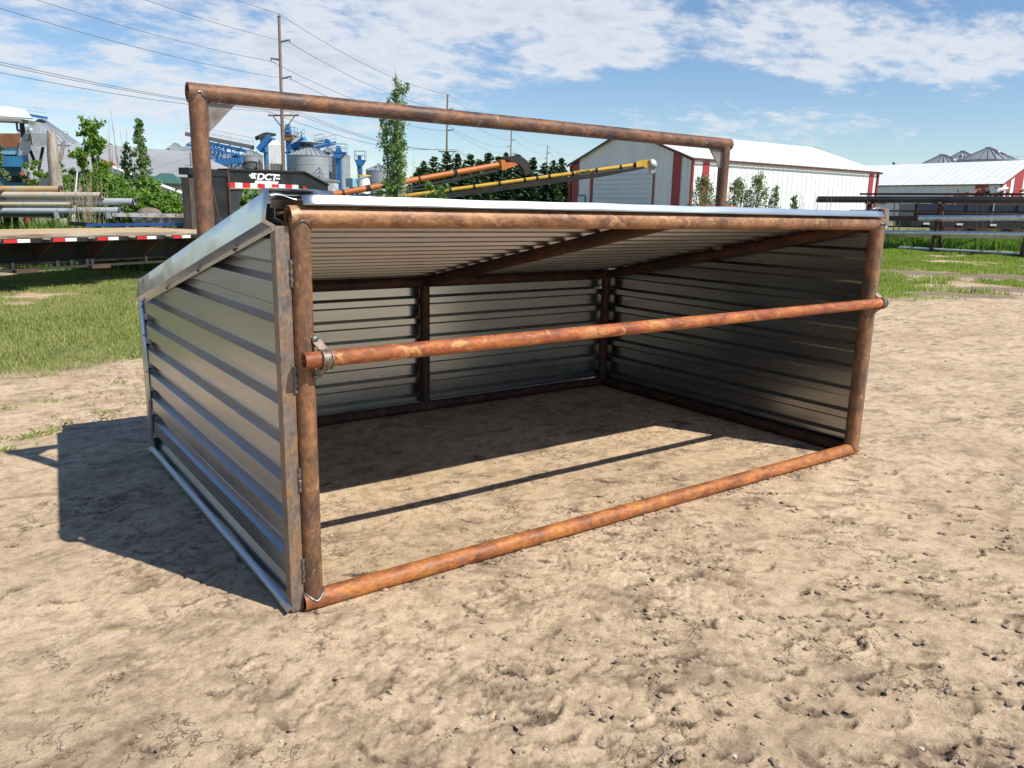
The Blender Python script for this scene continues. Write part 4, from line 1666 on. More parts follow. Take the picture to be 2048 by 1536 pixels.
bridge('blue walkway on the bin cone at the far left', [(58, 230, 0), (93, 236, 0)], DB - 1, .35, (M_BLUE, M_BLUE), legs=[], truss=False)
bridge('blue conveyor at the right edge beyond the bins', [(2006, 328, 0), (2060, 331, 0)], 140, .8, (M_BLUE, M_BLUE), legs=[(2030, 330)], truss=False)
# platform at the big bin peak
m = MB()
b = tbig.location
for (x0, y0) in ((606, 276),):
    p = at(617, 284, DB - 10)
    m.box((p.x - 1.6, p.y - 1.6, p.z - .1), (p.x + 1.6, p.y + 1.6, p.z))
    rails(m, [(p.x - 1.6, p.y - 1.6, p.z), (p.x + 1.6, p.y - 1.6, p.z), (p.x + 1.6, p.y + 1.6, p.z), (p.x - 1.6, p.y + 1.6, p.z), (p.x - 1.6, p.y - 1.6, p.z)])
rz_ = tbig.rotation_euler[2]
vs = []
for v_ in m.v:
    dx, dy = v_[0] - b.x, v_[1] - b.y
    vs.append((dx * math.cos(rz_) + dy * math.sin(rz_), -dx * math.sin(rz_) + dy * math.cos(rz_), v_[2] - b.z))
m.v = vs
m.build('platform', M_SHEET, tbig)
# dark elevator head on stilts, left of the pole
b = foot(542, DB - 10)
t = thing('elevator_head', 'dark blue elevator head on a thin tower left of the wooden pole', 'grain elevator', b, 0)
zt = zf(542, 267, DB - 10, b)
m = MB()
m.box((-.55, -.5, 0), (.45, .5, zt - 2))
m.build('casing', M_BLUE, t)
m = MB()
m.box((-.9, -.7, zt - 2.6), (.8, .7, zt - .6))
m.build('head', M_BLUE, t)
m = MB()
m.prism([(-1.5, -.8, zt - 1.0), (.9, -.8, zt - .3), (.9, -.8, zt), (-.4, -.8, zt + .1), (-1.6, -.8, zt - .5)], (0, 1.6, 0))
m.build('hood', M_BLACKM, t)
m = MB()
rails(m, [(1, -1, zt - 2.4), (3.4, -1, zt - 2.4), (3.4, 1, zt - 2.4)])
m.box((1, -1, zt - 2.5), (3.4, 1, zt - 2.4))
m.build('platform', M_BLUE, t)
# square hopper bin on legs
d_ = DB - 16
b = foot(555, d_)
t = thing('hopper_bin', 'pale square hopper bin with a peaked top, on legs beside the wooden pole', 'grain bin', b, -math.atan2(FH.x, FH.y) + .35)
w = 13.0 / FPX * d_
zs, zt, zb = zf(555, 291, d_, b), zf(555, 281, d_, b), zf(555, 328, d_, b)
m = MB()
m.box((-w, -w, zb), (w, w, zs))
m.build('body', M_BINPALE, t)
m = MB()
m.add([(-w * 1.02, -w * 1.02, zs), (w * 1.02, -w * 1.02, zs), (w * 1.02, w * 1.02, zs), (-w * 1.02, w * 1.02, zs), (-w * .3, -w * .3, zt), (w * .3, -w * .3, zt), (w * .3, w * .3, zt), (-w * .3, w * .3, zt)],
      [(0, 1, 5, 4), (1, 2, 6, 5), (2, 3, 7, 6), (3, 0, 4, 7), (4, 5, 6, 7)])
m.build('roof', M_BINPALE, t)
m = MB()
m.add([(-w, -w, zb - .01), (w, -w, zb - .01), (w, w, zb - .01), (-w, w, zb - .01), (-.3, -.3, zb - 2.6), (.3, -.3, zb - 2.6), (.3, .3, zb - 2.6), (-.3, .3, zb - 2.6)],
      [(0, 1, 5, 4), (1, 2, 6, 5), (2, 3, 7, 6), (3, 0, 4, 7), (4, 5, 6, 7)])
m.build('hopper', M_RIBD, t)
for sx in (-1, 1):
    for sy in (-1, 1):
        MB().beam((sx * w * .95, sy * w * .95, 0), (sx * w * .95, sy * w * .95, zb), .2, .2).build('leg', M_SHEET, t)
# white tank with yellow rail, blue box, pale shed below the bins
d_ = DB - 30
b = foot(729, d_)
t = thing('storage_tank', 'fat white tank with a yellow rail round its top', 'tank', b)
r = 11.5 / FPX * d_
zt = zf(729, 352, d_, b)
MB().lathe((0, 0, 0), [(r, 0), (r, zt - .7), (r * .8, zt - .15), (r * .2, zt), (.01, zt)], 24).build('body', M_WHITE, t)
m = MB()
m.path([(r * 1.05 * math.cos(a * .5236), r * 1.05 * math.sin(a * .5236), zt) for a in range(12)], .1, 5, closed=True)
m.build('rail', M_YELLOW, t)
b = foot(709, d_)
t = thing('fan_box', 'pale blue fan box beside the white tank', 'fan unit', b, .3)
zt = zf(709, 357, d_, b)
MB().box((-.4, -.4, 0), (.4, .4, zt - .9)).build('stand', M_BLUE, t)
MB().box((-.75, -.6, zt - 1.0), (.75, .6, zt)).build('body', flat('pale_blue', (.22, .42, .52), .5), t)
b = foot(652, DB - 25)
t = thing('bin_yard_shed', 'small pale grey shed at the foot of the big bin', 'shed', b, -math.atan2(FH.x, FH.y))
zt = zf(652, 355, DB - 25, b)
MB().box((-1.3, -1.5, 0), (1.3, 1.5, zt - .5)).build('wall', M_BINPALE, t)
MB().prism([(-1.45, -1.6, zt - .5), (1.45, -1.6, zt - .5), (1.45, -1.6, zt - .3), (-1.45, -1.6, zt + .1)], (0, 3.2, 0)).build('roof', M_BIN, t)

# ------------------------------------------------------------------ utility poles and wires
PT = [flat_solve(x, y, 17.0) for x, y in ((558, 35), (895, 192), (1023, 262), (1095, 292))]
PXB = [575, 897, 1024, 1095]
poles = [Vector((p.x, p.y, G(p.x, p.y))) for p, d in PT]
print('poles', [round(d) for p, d in PT])
poles.append(poles[3] + (poles[3] - poles[2]))
line_dir = (poles[1] - poles[0]).normalized()
poles.insert(0, poles[0] - (poles[1] - poles[0]) * 1.0)
perp = Vector((-line_dir.y, line_dir.x, 0)).normalized()
ARMS = [(-1, 1.9, 1.5), (1, 3.4, 1.5), (-1, 4.95, 1.5)]
LOW = 8.2
where = ['standing off the left edge', 'nearest, standing behind the shelter arch at the left', 'second along the line, under the middle of the arch rail', 'third along the line, above the orange auger hood',
         'fourth along the line, above the spruces', 'farthest of the line']
for i, p in enumerate(poles):
    if i in (0, 5):
        continue
    t = thing('utility_pole', 'brown wooden utility pole ' + where[i], 'utility pole', (p.x, p.y, G(p.x, p.y)), math.atan2(perp.y, perp.x), 'utility poles along the road')
    H = 17.0
    MB().tube((0.22, 0, -.5), (0, 0, H), .19, .12, 12).build('shaft', M_POLE, t)
    m = MB()
    m.box((-.14, -.1, H), (.14, .1, H + .12))
    m.tube((0, 0, H + .12), (0, 0, H + .3), .05, n=6)
    m.build('cap', M_RIBD, t)
    for s_, dz, l_ in ARMS:
        m = MB()
        m.tube((0, 0, H - dz - .12), (s_ * l_ * .62, 0, H - dz + .05), .085, .07, 8)
        m.tube((s_ * l_ * .62, 0, H - dz + .05), (s_ * l_ * .62, 0, H - dz - .22), .05, n=6)
        m.build('insulator_arm', M_RIBD, t)
    z = H - LOW
    m = MB()
    m.beam((-1.5, -.12, z), (1.5, -.12, z), .12, .14)
    ca = m.build('crossarm', M_POLE, t)
    for x in (-1.4, -.75, 1.4):
        MB().tube((x, -.12, z + .07), (x, -.12, z + .33), .06, n=6).build('insulator', M_SHEET, ca)
    for s_ in (-1, 1):
        MB().beam((s_ * 1.1, -.14, z), (0, -.1, z - 1.3), .06, .08).build('brace', M_POLE, t)
WN = [((0, 17.3), 'topmost thin wire strung over the pole tops'), ((-.93, 17.0 - 1.9 - .2), 'upper left conductor on the arms of the pole line'), ((.93, 17 - 3.4 - .2), 'right-hand conductor on the arms of the pole line'),
      ((-.93, 17 - 4.95 - .2), 'lower left conductor on the arms of the pole line'), ((-1.4, 17 - LOW + .33), 'leftmost wire of the three on the low crossarms'), ((-.75, 17 - LOW + .33), 'middle wire of the three on the low crossarms'),
      ((1.4, 17 - LOW + .33), 'rightmost wire of the three on the low crossarms')]
for (o_, z), lab in WN:
    m = MB()
    for a, b in zip(poles[:-1], poles[1:]):
        pts = []
        for i in range(17):
            f = i / 16
            q = a.lerp(b, f) + perp * o_
            pts.append(Vector((q.x, q.y, a.z * (1 - f) + b.z * f + z - 4 * 1.1 * f * (1 - f))))
        m.path(pts, 0.022 if a is not poles[0] else .016, 5)
    tag(m.build('overhead_wire', M_WIRE, None, loc=poles[1]), lab, 'power line', 'wires of the pole line')


# ------------------------------------------------------------------ spruce windbreak
def conifer(px, py_top, d, label, group, rw=0.30):
    b = foot(px, d)
    h = at(px, py_top, d).z - b.z
    t = thing('spruce_tree', label, 'conifer', b, random.uniform(0, 6.28), group)
    R0 = h * rw * random.uniform(.85, 1.15)
    P, U, V = [], [], []
    nl = int(h * 5.2)
    for k in range(nl):
        f = (k + random.random() * .8) / nl
        z = h * (0.03 + 0.95 * f)
        rr = R0 * (1 - f) ** 0.75 * random.uniform(.75, 1.15) + 0.12
        nb = max(4, int(14 * (1 - f) + 4))
        a0 = random.uniform(0, 6.28)
        for i in range(nb):
            a = a0 + 6.283 * i / nb + random.uniform(-.2, .2)
            rl = rr * random.uniform(.7, 1.12)
            ca, sa = math.cos(a), math.sin(a)
            steps = max(3, int(rl / 0.22))
            for q in range(steps):
                g = (q + .6) / steps
                for side in (-1, 1):
                    rad = rl * g
                    drop = (-0.20 + 0.75 * f ** 4) * rl * g + 0.10 * rl * g * g
                    off = side * random.uniform(.05, .22) * (1 - .5 * g) * max(.5, rl * .5)
                    c = (ca * rad - sa * off, sa * rad + ca * off, z + drop + random.uniform(-.07, .07))
                    s_ = random.uniform(.17, .29) * (1.15 - .5 * f)
                    P.append(c)
                    U.append((ca * s_ * 1.2, sa * s_ * 1.2, random.uniform(-.08, .04)))
                    V.append((-sa * s_ * .75 + random.uniform(-.05, .05), ca * s_ * .75, random.uniform(-.16, .08)))
    for k in range(5):
        P.append((0, 0, h * (.88 + .026 * k)))
        U.append((0, 0, .2))
        V.append((random.uniform(-.07, .07), random.uniform(-.07, .07), 0))
    quads('crown', np.array(P), np.array(U), np.array(V), M_NEEDLE, t)
    MB().tube((0, 0, -.2), (0, 0, h * .93), h * .018, .02, 7).build('trunk', M_BARK, t)
    return t


SPR = [(848, 322, 84), (868, 312, 90), (893, 302, 88), (914, 307, 92), (939, 308, 90), (958, 318, 86), (975, 304, 92), (996, 311, 90), (1010, 304, 94), (1033, 306, 92), (1050, 320, 88),
       (1064, 315, 90), (1086, 326, 86), (1104, 320, 92), (1120, 316, 95), (838, 335, 78), (880, 340, 77), (925, 336, 78), (966, 342, 77), (1012, 338, 78), (1056, 342, 78), (1098, 340, 79), (1126, 346, 82), (828, 352, 80)]
for i, (px, py, d) in enumerate(SPR):
    back = i < 15
    conifer(px, py, d, 'tall dark spruce in the back row of the windbreak behind the conveyors' if back else 'shorter spruce in the front row of the windbreak, behind the yellow conveyor',
            'spruces of the back row' if back else 'spruces of the front row', .34 if back else .40)
for px, py, d, w in ((1772, 333, 170, 1), (1784, 329, 172, 1), (1796, 334, 170, 1)):
    b = foot(px, d)
    bush('broadleaf_tree', 'dark distant tree top showing over the far barn roof by the near barn', 'tree', b, zf(px, py, d, b), 1.6, 16, 700, .28, M_L_DARK, 'distant trees over the far barn roof', .3, 4)
for px, py, d in ((2016, 321, 170), (2032, 318, 172), (2050, 322, 170)):
    b = foot(px, d)
    bush('broadleaf_tree', 'dark distant tree top at the right edge beyond the bins', 'tree', b, zf(px, py, d, b), 1.9, 16, 700, .28, M_L_DARK, 'distant trees at the right edge', .3, 4)

# ------------------------------------------------------------------ augers
def auger(name, label, cat, p, q, r, mat, bands, d0, d1, under, group=None):
    P = at(*p, d0)
    Q = at(*q, d1)
    b = Vector(((P.x + Q.x) / 2, (P.y + Q.y) / 2, 0))
    b.z = G(b.x, b.y)
    t = thing(name, label, cat, b, 0, group)
    MB().tube(P, Q, r, n=16).build('tube', mat, t, loc=b)
    dr = (Q - P).normalized()
    for f in bands:
        c = P.lerp(Q, f)
        MB().tube(c - dr * .06, c + dr * .06, r * 1.12, n=16).build('band', M_BLACKM, t, loc=b)
    return t, P, Q, dr, b


t, P, Q, dr, b = auger('grain_auger', 'long orange grain auger with a black curved spout at its raised end', 'auger', (655, 391), (1012, 327), .175, M_ORANGE, (.08, .205, .217, .49, .69, .70), 47, 52, None)
dn = Vector((0, 0, -1))
m = MB()
a, c = P.lerp(Q, .12), P.lerp(Q, .93)
k = (a + c) / 2 + dn * 1.0
m.path([a + dn * .3, k + dn * -.35, c + dn * .3], .06, 6)
m.beam(P.lerp(Q, .0) + dn * .42, P.lerp(Q, .97) + dn * .36, .12, .09)
m.build('truss', M_BLACKM, t, loc=b)
m = MB()
o_ = Q - dr * .45
n_ = dr.cross(Vector((0, 0, 1))).normalized()
upv = n_.cross(dr)
m.prism([o_ + upv * .30 - n_ * .27, o_ - upv * .36 - n_ * .27, o_ + dr * 1.15 - upv * .22 - n_ * .27, o_ + dr * 1.0 + upv * .12 - n_ * .27], n_ * .54)
m.build('collar', M_ORANGE, t, loc=b)
m = MB()
prof = [(-.15, .30), (.25, .40), (.65, .38), (1.05, .24), (1.38, -.06), (1.52, -.45), (1.50, -.85), (1.12, -.90), (1.05, -.55), (.85, -.22), (.5, .02), (-.1, .12)]
k_ = len(prof)
vs = [Q + dr * a_ + upv * c_ - n_ * .29 for a_, c_ in prof] + [Q + dr * a_ + upv * c_ + n_ * .29 for a_, c_ in prof]
fs = [(i, i + 1, k_ + i + 1, k_ + i) for i in range(k_ - 1)]
for o2 in (0, k_):
    fs += [(o2 + i, o2 + i + 1, o2 + k_ - 2 - i, o2 + k_ - 1 - i) for i in range(5)]
m.add(vs, fs)
m.build('spout', M_BLACKM, t, loc=b, solid=.03)
for f, s_ in ((.32, 1), (.32, -1)):
    c = P.lerp(Q, f)
    m = MB()
    m.tube(c, (c.x + n_.x * s_ * 1.3, c.y + n_.y * s_ * 1.3, b.z + .4), .06, n=8)
    m.build('leg', M_BLACKM, t, loc=b)
    w_ = MB()
    w_.tube((c.x + n_.x * s_ * 1.2, c.y + n_.y * s_ * 1.2, b.z + .4), (c.x + n_.x * s_ * 1.45, c.y + n_.y * s_ * 1.45, b.z + .4), .4, n=20)
    w_.build('wheel', M_BLACKM, t, loc=b)

t, P, Q, dr, b = auger('belt_conveyor', 'long yellow belt conveyor with black tray and grey hood, raised before the barn', 'conveyor', (790, 395), (1294, 327), .105, M_YELLOW,
                       (.22, .315, .415, .515, .565, .613, .705, .80, .895, .95), 42, 42.5, None)
n_ = dr.cross(Vector((0, 0, 1))).normalized()
upv = n_.cross(dr)
m = MB()
p0, p1 = P.lerp(Q, .18), P.lerp(Q, .985)
m.prism([p0 - upv * .14 - n_ * .25, p0 - upv * .40 - n_ * .25, P.lerp(Q, .82) - upv * .36 - n_ * .25, p1 - upv * .24 - n_ * .25, p1 - upv * .13 - n_ * .25], n_ * .5)
m.build('tray', M_BLACKM, t, loc=b)
m = MB()
pa = P.lerp(Q, .955)
m.prism([pa + upv * .17 - n_ * .2, Q + upv * .2 - n_ * .2, Q + dr * .18 + upv * .16 - n_ * .2, Q + dr * .15 - upv * .22 - n_ * .2, Q - upv * .22 - n_ * .2, pa - upv * .14 - n_ * .2], n_ * .4)
m.build('head', M_YELLOW, t, loc=b)
m = MB()
vs = []
for i in range(9):
    a_ = R(100 - 125 * i / 8)
    p_ = Q + dr * (.16 + .30 * math.cos(a_)) + upv * (-.12 + .30 * math.sin(a_))
    for s_ in (-.26, .26):
        vs.append(p_ + n_ * s_)
m.add(vs, [(2 * i, 2 * i + 1, 2 * i + 3, 2 * i + 2) for i in range(8)])
for s_ in (-.26, .26):
    m.add([vs[2 * i + (1 if s_ > 0 else 0)] for i in range(9)] + [Q + dr * .1 - upv * .2 + n_ * s_], [tuple(range(10))])
m.build('hood', M_SHEET, t, loc=b, solid=.015)
m = MB()
hq = Q + dr * .36 - upv * .2
m.prism([hq - dr * .24 - n_ * .2, hq + dr * .1 - n_ * .2, hq + dr * .03 - Vector((0, 0, .34)) - n_ * .2, hq - dr * .2 - Vector((0, 0, .34)) - n_ * .2], n_ * .4)
m.build('discharge_chute', M_GREY, t, loc=b)
for f, s_ in ((.3, 1), (.3, -1)):
    c = P.lerp(Q, f)
    MB().tube(c - upv * .3, (c.x + n_.x * s_ * 1.1, c.y + n_.y * s_ * 1.1, b.z + .35), .05, n=8).build('leg', M_BLACKM, t, loc=b)
    MB().tube((c.x + n_.x * s_ * 1.0, c.y + n_.y * s_ * 1.0, b.z + .35), (c.x + n_.x * s_ * 1.22, c.y + n_.y * s_ * 1.22, b.z + .35), .35, n=20).build('wheel', M_BLACKM, t, loc=b)
me = text_mesh('CONVEY-ALL', .19, .004, 0, 1.08)
me.materials.append(M_BLACKM)
tx = bpy.data.objects.new('lettering', me)
col.objects.link(tx)
tx.parent = t
fr = -n_ if (-n_).dot(P - CAMC) < 0 else n_
o_ = on_plane(1151, 348, P, Q, 0)
f_ = (o_ - P).dot(dr)
o_ = P + dr * f_ + fr * .107 - upv * .068
mw = Matrix(((dr.x, upv.x, fr.x, o_.x - b.x), (dr.y, upv.y, fr.y, o_.y - b.y), (dr.z, upv.z, fr.z, o_.z - b.z), (0, 0, 0, 1)))
tx.matrix_local = mw

# ------------------------------------------------------------------ broadleaf trees and shrubs
def plant(px, py_top, d, rpx, name, label, cat, mat, nclump, nleaf, size, kind='round', group=None, stems=5, low=.05, trunkmat=None, base=None):
    b = foot(px, d)
    return bush(name, label, cat, b, zf(px, py_top, d, b), rpx / FPX * d, nclump, nleaf, size, mat, group, low, stems, 1, kind, trunkmat)


# the tall poplar: several near-vertical stems
d_ = 34
b = foot(787, d_)
h = zf(797, 134, d_, b)
t = thing('poplar_tree', 'tall narrow young poplar standing alone left of the spruces', 'tree', b)
P = []
mb = MB()
stm = [(at(797, 134, d_), .95), (at(775, 200, d_), .75), (at(812, 168, d_), .86), (at(768, 240, d_), .62), (at(806, 250, d_), .6), (at(788, 180, d_), .8), (at(781, 290, d_), .5), (at(800, 300, d_), .45)]
for tip, w_ in stm:
    tip = tip - b
    tip.y += random.uniform(-.3, .3)
    bas = Vector((random.uniform(-.22, .22), random.uniform(-.22, .22), -.1))
    mid = bas.lerp(tip, .5) + Vector((random.uniform(-.12, .12), random.uniform(-.1, .1), 0))
    mb.path([bas, mid, tip], [.05, .032, .008], 6)
    n = int(tip.z / .2)
    for i in range(n):
        f = (i + .5) / n
        if f < .18 + random.random() * .3:
            continue
        if random.random() < .18:
            continue
        c = (bas.lerp(mid, f * 2) if f < .5 else mid.lerp(tip, f * 2 - 1))
        rr = (.34 if f > .6 else .26) * (1.0 - max(0, f - .82) * 4.2) * random.uniform(.55, 1.25)
        k = int(95 * random.uniform(.5, 1.3))
        P.append(clump_points((c.x + random.uniform(-.14, .14), c.y + random.uniform(-.14, .14), c.z), (rr, rr, .26), k, .2))
P = np.concatenate(P)
U, V = rand_axes(len(P), .05)
quads('crown', P, U, V, M_L_POP, t)
mb.build('trunk', M_TWIG, t)
# bare twigs beside it and elsewhere
def twigs(px, pys, d, spread, n, label, mat, name='bare_shrub', cat='shrub', lean=0.12, r=.014, group=None):
    b = foot(px, d)
    t = thing(name, label, cat, b, 0, group)
    m = MB()
    for i in range(n):
        h = zf(px, random.uniform(*pys), d, b)
        x = random.uniform(-1, 1) * spread * .4
        y = random.uniform(-1, 1) * spread * .3
        tip = Vector((x + random.uniform(-1, 1) * lean * h, y + random.uniform(-1, 1) * lean * h, h))
        mid = Vector((x, y, 0)).lerp(tip, .5) + Vector((random.uniform(-.08, .08), 0, .05))
        m.path([(x, y, -.05), mid, tip], [r, r * .7, r * .3], 4)
        for k in range(5):
            f = random.uniform(.35, .9)
            c = Vector((x, y, 0)).lerp(tip, f)
            e = c + Vector((random.uniform(-.2, .2), random.uniform(-.2, .2), random.uniform(.2, .5))) * (h * .16)
            m.path([c, e], [r * .45, r * .2], 4)
    m.build('stem', mat, t)
    return t


twigs(803, (300, 385), 34.5, .5, 16, 'bare brown twigs around the foot of the poplar', M_TWIG)
twigs(240, (215, 300), 33, .9, 9, 'tall bare saplings between the bright tree and the columnar poplar', M_TWIG, lean=.06, r=.024)
twigs(538, (300, 330), 60, 2.2, 16, 'bare grey saplings in front of the square hopper bin', M_TWIG, lean=.05, r=.035)
twigs(172, (340, 372), 23.0, .7, 34, 'clump of dry straw-coloured stalks in front of the shrubs', M_STRAW, 'dry_weeds', 'weeds', .2, .008)
plant(194, 232, 30, 36, 'young_tree', 'bright green young tree with an open crown at the left', 'tree', M_L_BRIGHT, 44, 6500, .062, 'open', low=.28, stems=12)
plant(290, 234, 31, 17, 'poplar_tree', 'columnar young poplar left of the arch post', 'tree', M_L_POP, 120, 4200, .055, 'column', low=.10, stems=6)
plant(262, 285, 31.5, 15, 'poplar_tree', 'shorter columnar poplar beside the taller one at the left', 'tree', M_L_POP, 70, 2200, .055, 'column', low=.05, stems=5)
plant(70, 318, 27, 22, 'sapling', 'thin leaning sapling with yellow green leaves left of the weathered log', 'sapling', M_L_BRIGHT, 18, 1500, .06, 'open', low=.4, stems=4)
plant(120, 300, 31, 20, 'sapling', 'yellow green sapling showing just right of the weathered log', 'sapling', M_L_BRIGHT, 18, 1700, .06, 'open', low=.2, stems=4)
plant(4, 272, 24, 22, 'shrub', 'leafy grey-green shrub at the left edge in front of the blue machine', 'shrub', M_L_GREY, 26, 1700, .06, 'column', low=.02, stems=6)
plant(160, 340, 32, 26, 'shrub', 'dark green shrub behind the white rods at the left', 'shrub', M_L_DARK, 18, 1500, .09)
SHR = [(138, 352, 27, 26), (205, 345, 27.5, 34), (250, 352, 27, 34), (300, 360, 27, 34), (340, 385, 26, 30), (225, 385, 25.5, 36), (275, 392, 25, 34), (318, 388, 25, 30), (160, 392, 26, 26), (345, 395, 27, 26)]
for px, py, d, r_ in SHR:
    plant(px, py, d, r_, 'shrub', 'bright green shrub in the thicket behind the stacked pipes', 'shrub', random.choice((M_L_BRIGHT, M_L_BRIGHT, M_L_MID)), 44, 4600, .058, group='shrubs of the thicket behind the pipes')
for px, py, d, r_ in ((490, 374, 27, 26), (520, 382, 29, 22), (540, 385, 29, 24), (465, 385, 27, 24)):
    plant(px, py, d, r_, 'shrub', 'green shrub seen under the trailer gooseneck', 'shrub', random.choice((M_L_BRIGHT, M_L_MID)), 18, 1200, .075, group='shrubs under the gooseneck')
plant(872, 368, 40, 36, 'shrub', 'loose green shrub between the orange auger and the yellow conveyor', 'shrub', M_L_MID, 22, 1500, .085, 'open', low=.1)
plant(770, 365, 33, 20, 'shrub', 'green bush at the foot of the tall poplar', 'shrub', M_L_MID, 18, 1300, .07)
for px, py in ((690, 392), (725, 390), (1120, 388)):
    plant(px, py, 60, 14, 'shrub', 'low far shrub beyond the augers', 'shrub', M_L_DARK, 10, 500, .12, group='low shrubs beyond the augers')
for px, py, r_, lab in ((1404, 357, 24, 'grey-green feathery shrub against the red stripe of the near barn'), (1474, 362, 22, 'feathery shrub just right of the right arch post'), (1512, 350, 20, 'tallest feathery shrub before the long barn wall'),
                        (1548, 372, 11, 'slim shrub standing before the middle of the long barn wall'), (1587, 392, 9, 'smallest shrub before the long barn wall')):
    plant(px, py, 38, r_ * 1.25, 'shrub', lab, 'shrub', M_L_GREY if px < 1580 else M_L_MID, 90, int(190 * r_), .045, 'column', stems=12, low=.02)
twigs(1620, (372, 405), 38, 2.6, 14, 'sparse bare twigs before the right end of the long barn wall', M_TWIG, lean=.12, r=.012)
twigs(1475, (330, 372), 38, 1.2, 14, 'fine bare twigs rising from the shrub beside the right arch post', M_TWIG, lean=.1, r=.012)

# ------------------------------------------------------------------ long grey shed, hut, canopy, machine, log at the left
b = foot(170, 62)
d_ = 62
t = thing('metal_shed', 'long low grey metal shed behind the thicket at the left', 'shed', b, -math.atan2(FH.x, FH.y))
def lx(px, d=d_):
    return (at(px, 350, d) - b).dot(RH)
x0, x1, x2, x3 = lx(60), lx(150), lx(262), lx(372)
ze, zr_, zl = zf(60, 300, d_, b), zf(210, 284, d_, b), zf(372, 352, d_, b)
zrr = zf(320, 309, d_, b)
m = MB()
m.add([(x0, 0, -.5), (x3, 0, -.5), (x3, 0, zl - .1), (x0, 0, zl - .1), (x0, 14, -.5), (x3, 14, -.5), (x3, 14, zl), (x0, 14, zl)], [(0, 1, 2, 3), (1, 5, 6, 2), (5, 4, 7, 6), (4, 0, 3, 7)])
m.build('wall', M_GREY, t)
m = MB()
hr = zf(300, 303, d_ + 8, b)
m.add([(x0 - .5, -.4, zl - .1), (x3 + .6, -.4, zl - .1), (x3 - 2.4, 8, hr), (x0 - .5, 8, hr + .6), (x0 - .5, 16, zl), (x3 + .6, 16, zl)], [(0, 1, 2, 3), (3, 2, 5, 4), (1, 5, 2)])
m.build('roof', M_GREY, t, solid=.05, smooth=0)
for px in (352,):
    MB().tube((lx(px), 3, zl + .6), (lx(px), 3, zl + 1.9), .06, n=6).build('vent_pipe', M_RIBD, t)
b = foot(336, 46)
t = thing('hut', 'small hut with a green hipped roof behind the white conveyor', 'hut', b, -math.atan2(FH.x, FH.y) + .25)
w_, zt, ze = 30 / FPX * 46, zf(330, 347, 46, b), zf(330, 368, 46, b)
MB().box((-w_ * .9, -1, -.3), (w_ * .9, 1.6, ze)).build('wall', flat('hut_wall', (.36, .29, .26), .8), t)
m = MB()
m.add([(-w_ * 1.1, -1.3, ze), (w_ * 1.1, -1.3, ze), (w_ * 1.1, 1.9, ze), (-w_ * 1.1, 1.9, ze), (-w_ * .35, .3, zt), (w_ * .35, .3, zt)], [(0, 1, 5, 4), (1, 2, 5), (2, 3, 4, 5), (3, 0, 4)])
m.build('roof', M_GREEN, t, solid=.05, smooth=0)
MB().box((-.3, -1.03, -.1), (.35, -.99, ze - .25)).build('door', M_BLACKM, t)
# white portable conveyor with a red end
P = at(196, 328, 36)
Q = at(372, 394, 33)
b = Vector(((P.x + Q.x) / 2, (P.y + Q.y) / 2, 0))
b.z = G(b.x, b.y)
t = thing('portable_conveyor', 'sloping white conveyor with a red upper end among the bushes', 'conveyor', b)
m = MB()
m.beam(P.lerp(Q, .12), Q, .35, .24)
m.build('trough', flat('conveyor_white', (.72, .72, .70), .5), t, loc=b)
m = MB()
m.beam(P, P.lerp(Q, .14), .5, .42)
m.build('head', flat('conveyor_red', (.40, .05, .025), .5), t, loc=b)
for i in range(3):
    c = P.lerp(Q, .66 + .045 * i)
    m = MB()
    f_ = Vector((CAMC.x - c.x, CAMC.y - c.y, 0)).normalized() * .2
    m.beam(c + f_ - Vector((.1, .05, 0)), c + f_ + Vector((.1, .05, 0)), .04, .16)
    m.build('red_mark', M_TAPER, t, loc=b)
m = MB()
m.beam(P.lerp(Q, .12) - Vector((0, 0, .2)), Q - Vector((0, 0, .2)), .3, .08)
for f in (.3, .62):
    c = P.lerp(Q, f)
    m.tube((c.x, c.y, b.z), c, .06, n=8)
m.build('undercarriage', M_BLACKM, t, loc=b)
# white-roofed canopy, far left
d_ = 31
b = foot(15, d_)
t = thing('canopy', 'white-roofed open canopy at the left edge, standing over the blue machine', 'canopy', b, -math.atan2(FH.x, FH.y))
def lc(px, py, dd=0.0):
    p = at(px, py, d_ + dd) - b
    return Vector((p.dot(RH), p.dot(FH), p.z))
m = MB()
m.add([lc(-120, 226), lc(43, 236), lc(65, 237), lc(50, 220, 1.2), lc(20, 214, 1.2), lc(-120, 205, 1.2)], [(0, 1, 2, 3, 4, 5)])
m.build('roof', M_WHITE, t, solid=.05, smooth=0)
m = MB()
m.prism([lc(-120, 229), lc(43, 238), lc(41, 246), lc(36, 243), lc(-120, 236)], (0, .9, 0))
m.build('valance', flat('canvas_dull', (.32, .30, .26), .9), t)
for px, w_ in ((30, .09), (-60, .09)):
    p = lc(px, 238)
    MB().tube((p.x, p.y + .4, 0), (p.x, p.y + .4, p.z), w_, n=8).build('post', M_BLACKM, t)
m = MB()
p, q = lc(20, 243), lc(22, 259)
m.tube((p.x, .4, p.z), (q.x, .4, q.z), .04, n=6)
m.tube((q.x, .4, q.z), (lc(30, 258).x, .4, q.z), .04, n=6)
m.build('bracket', M_TBLUE, t)
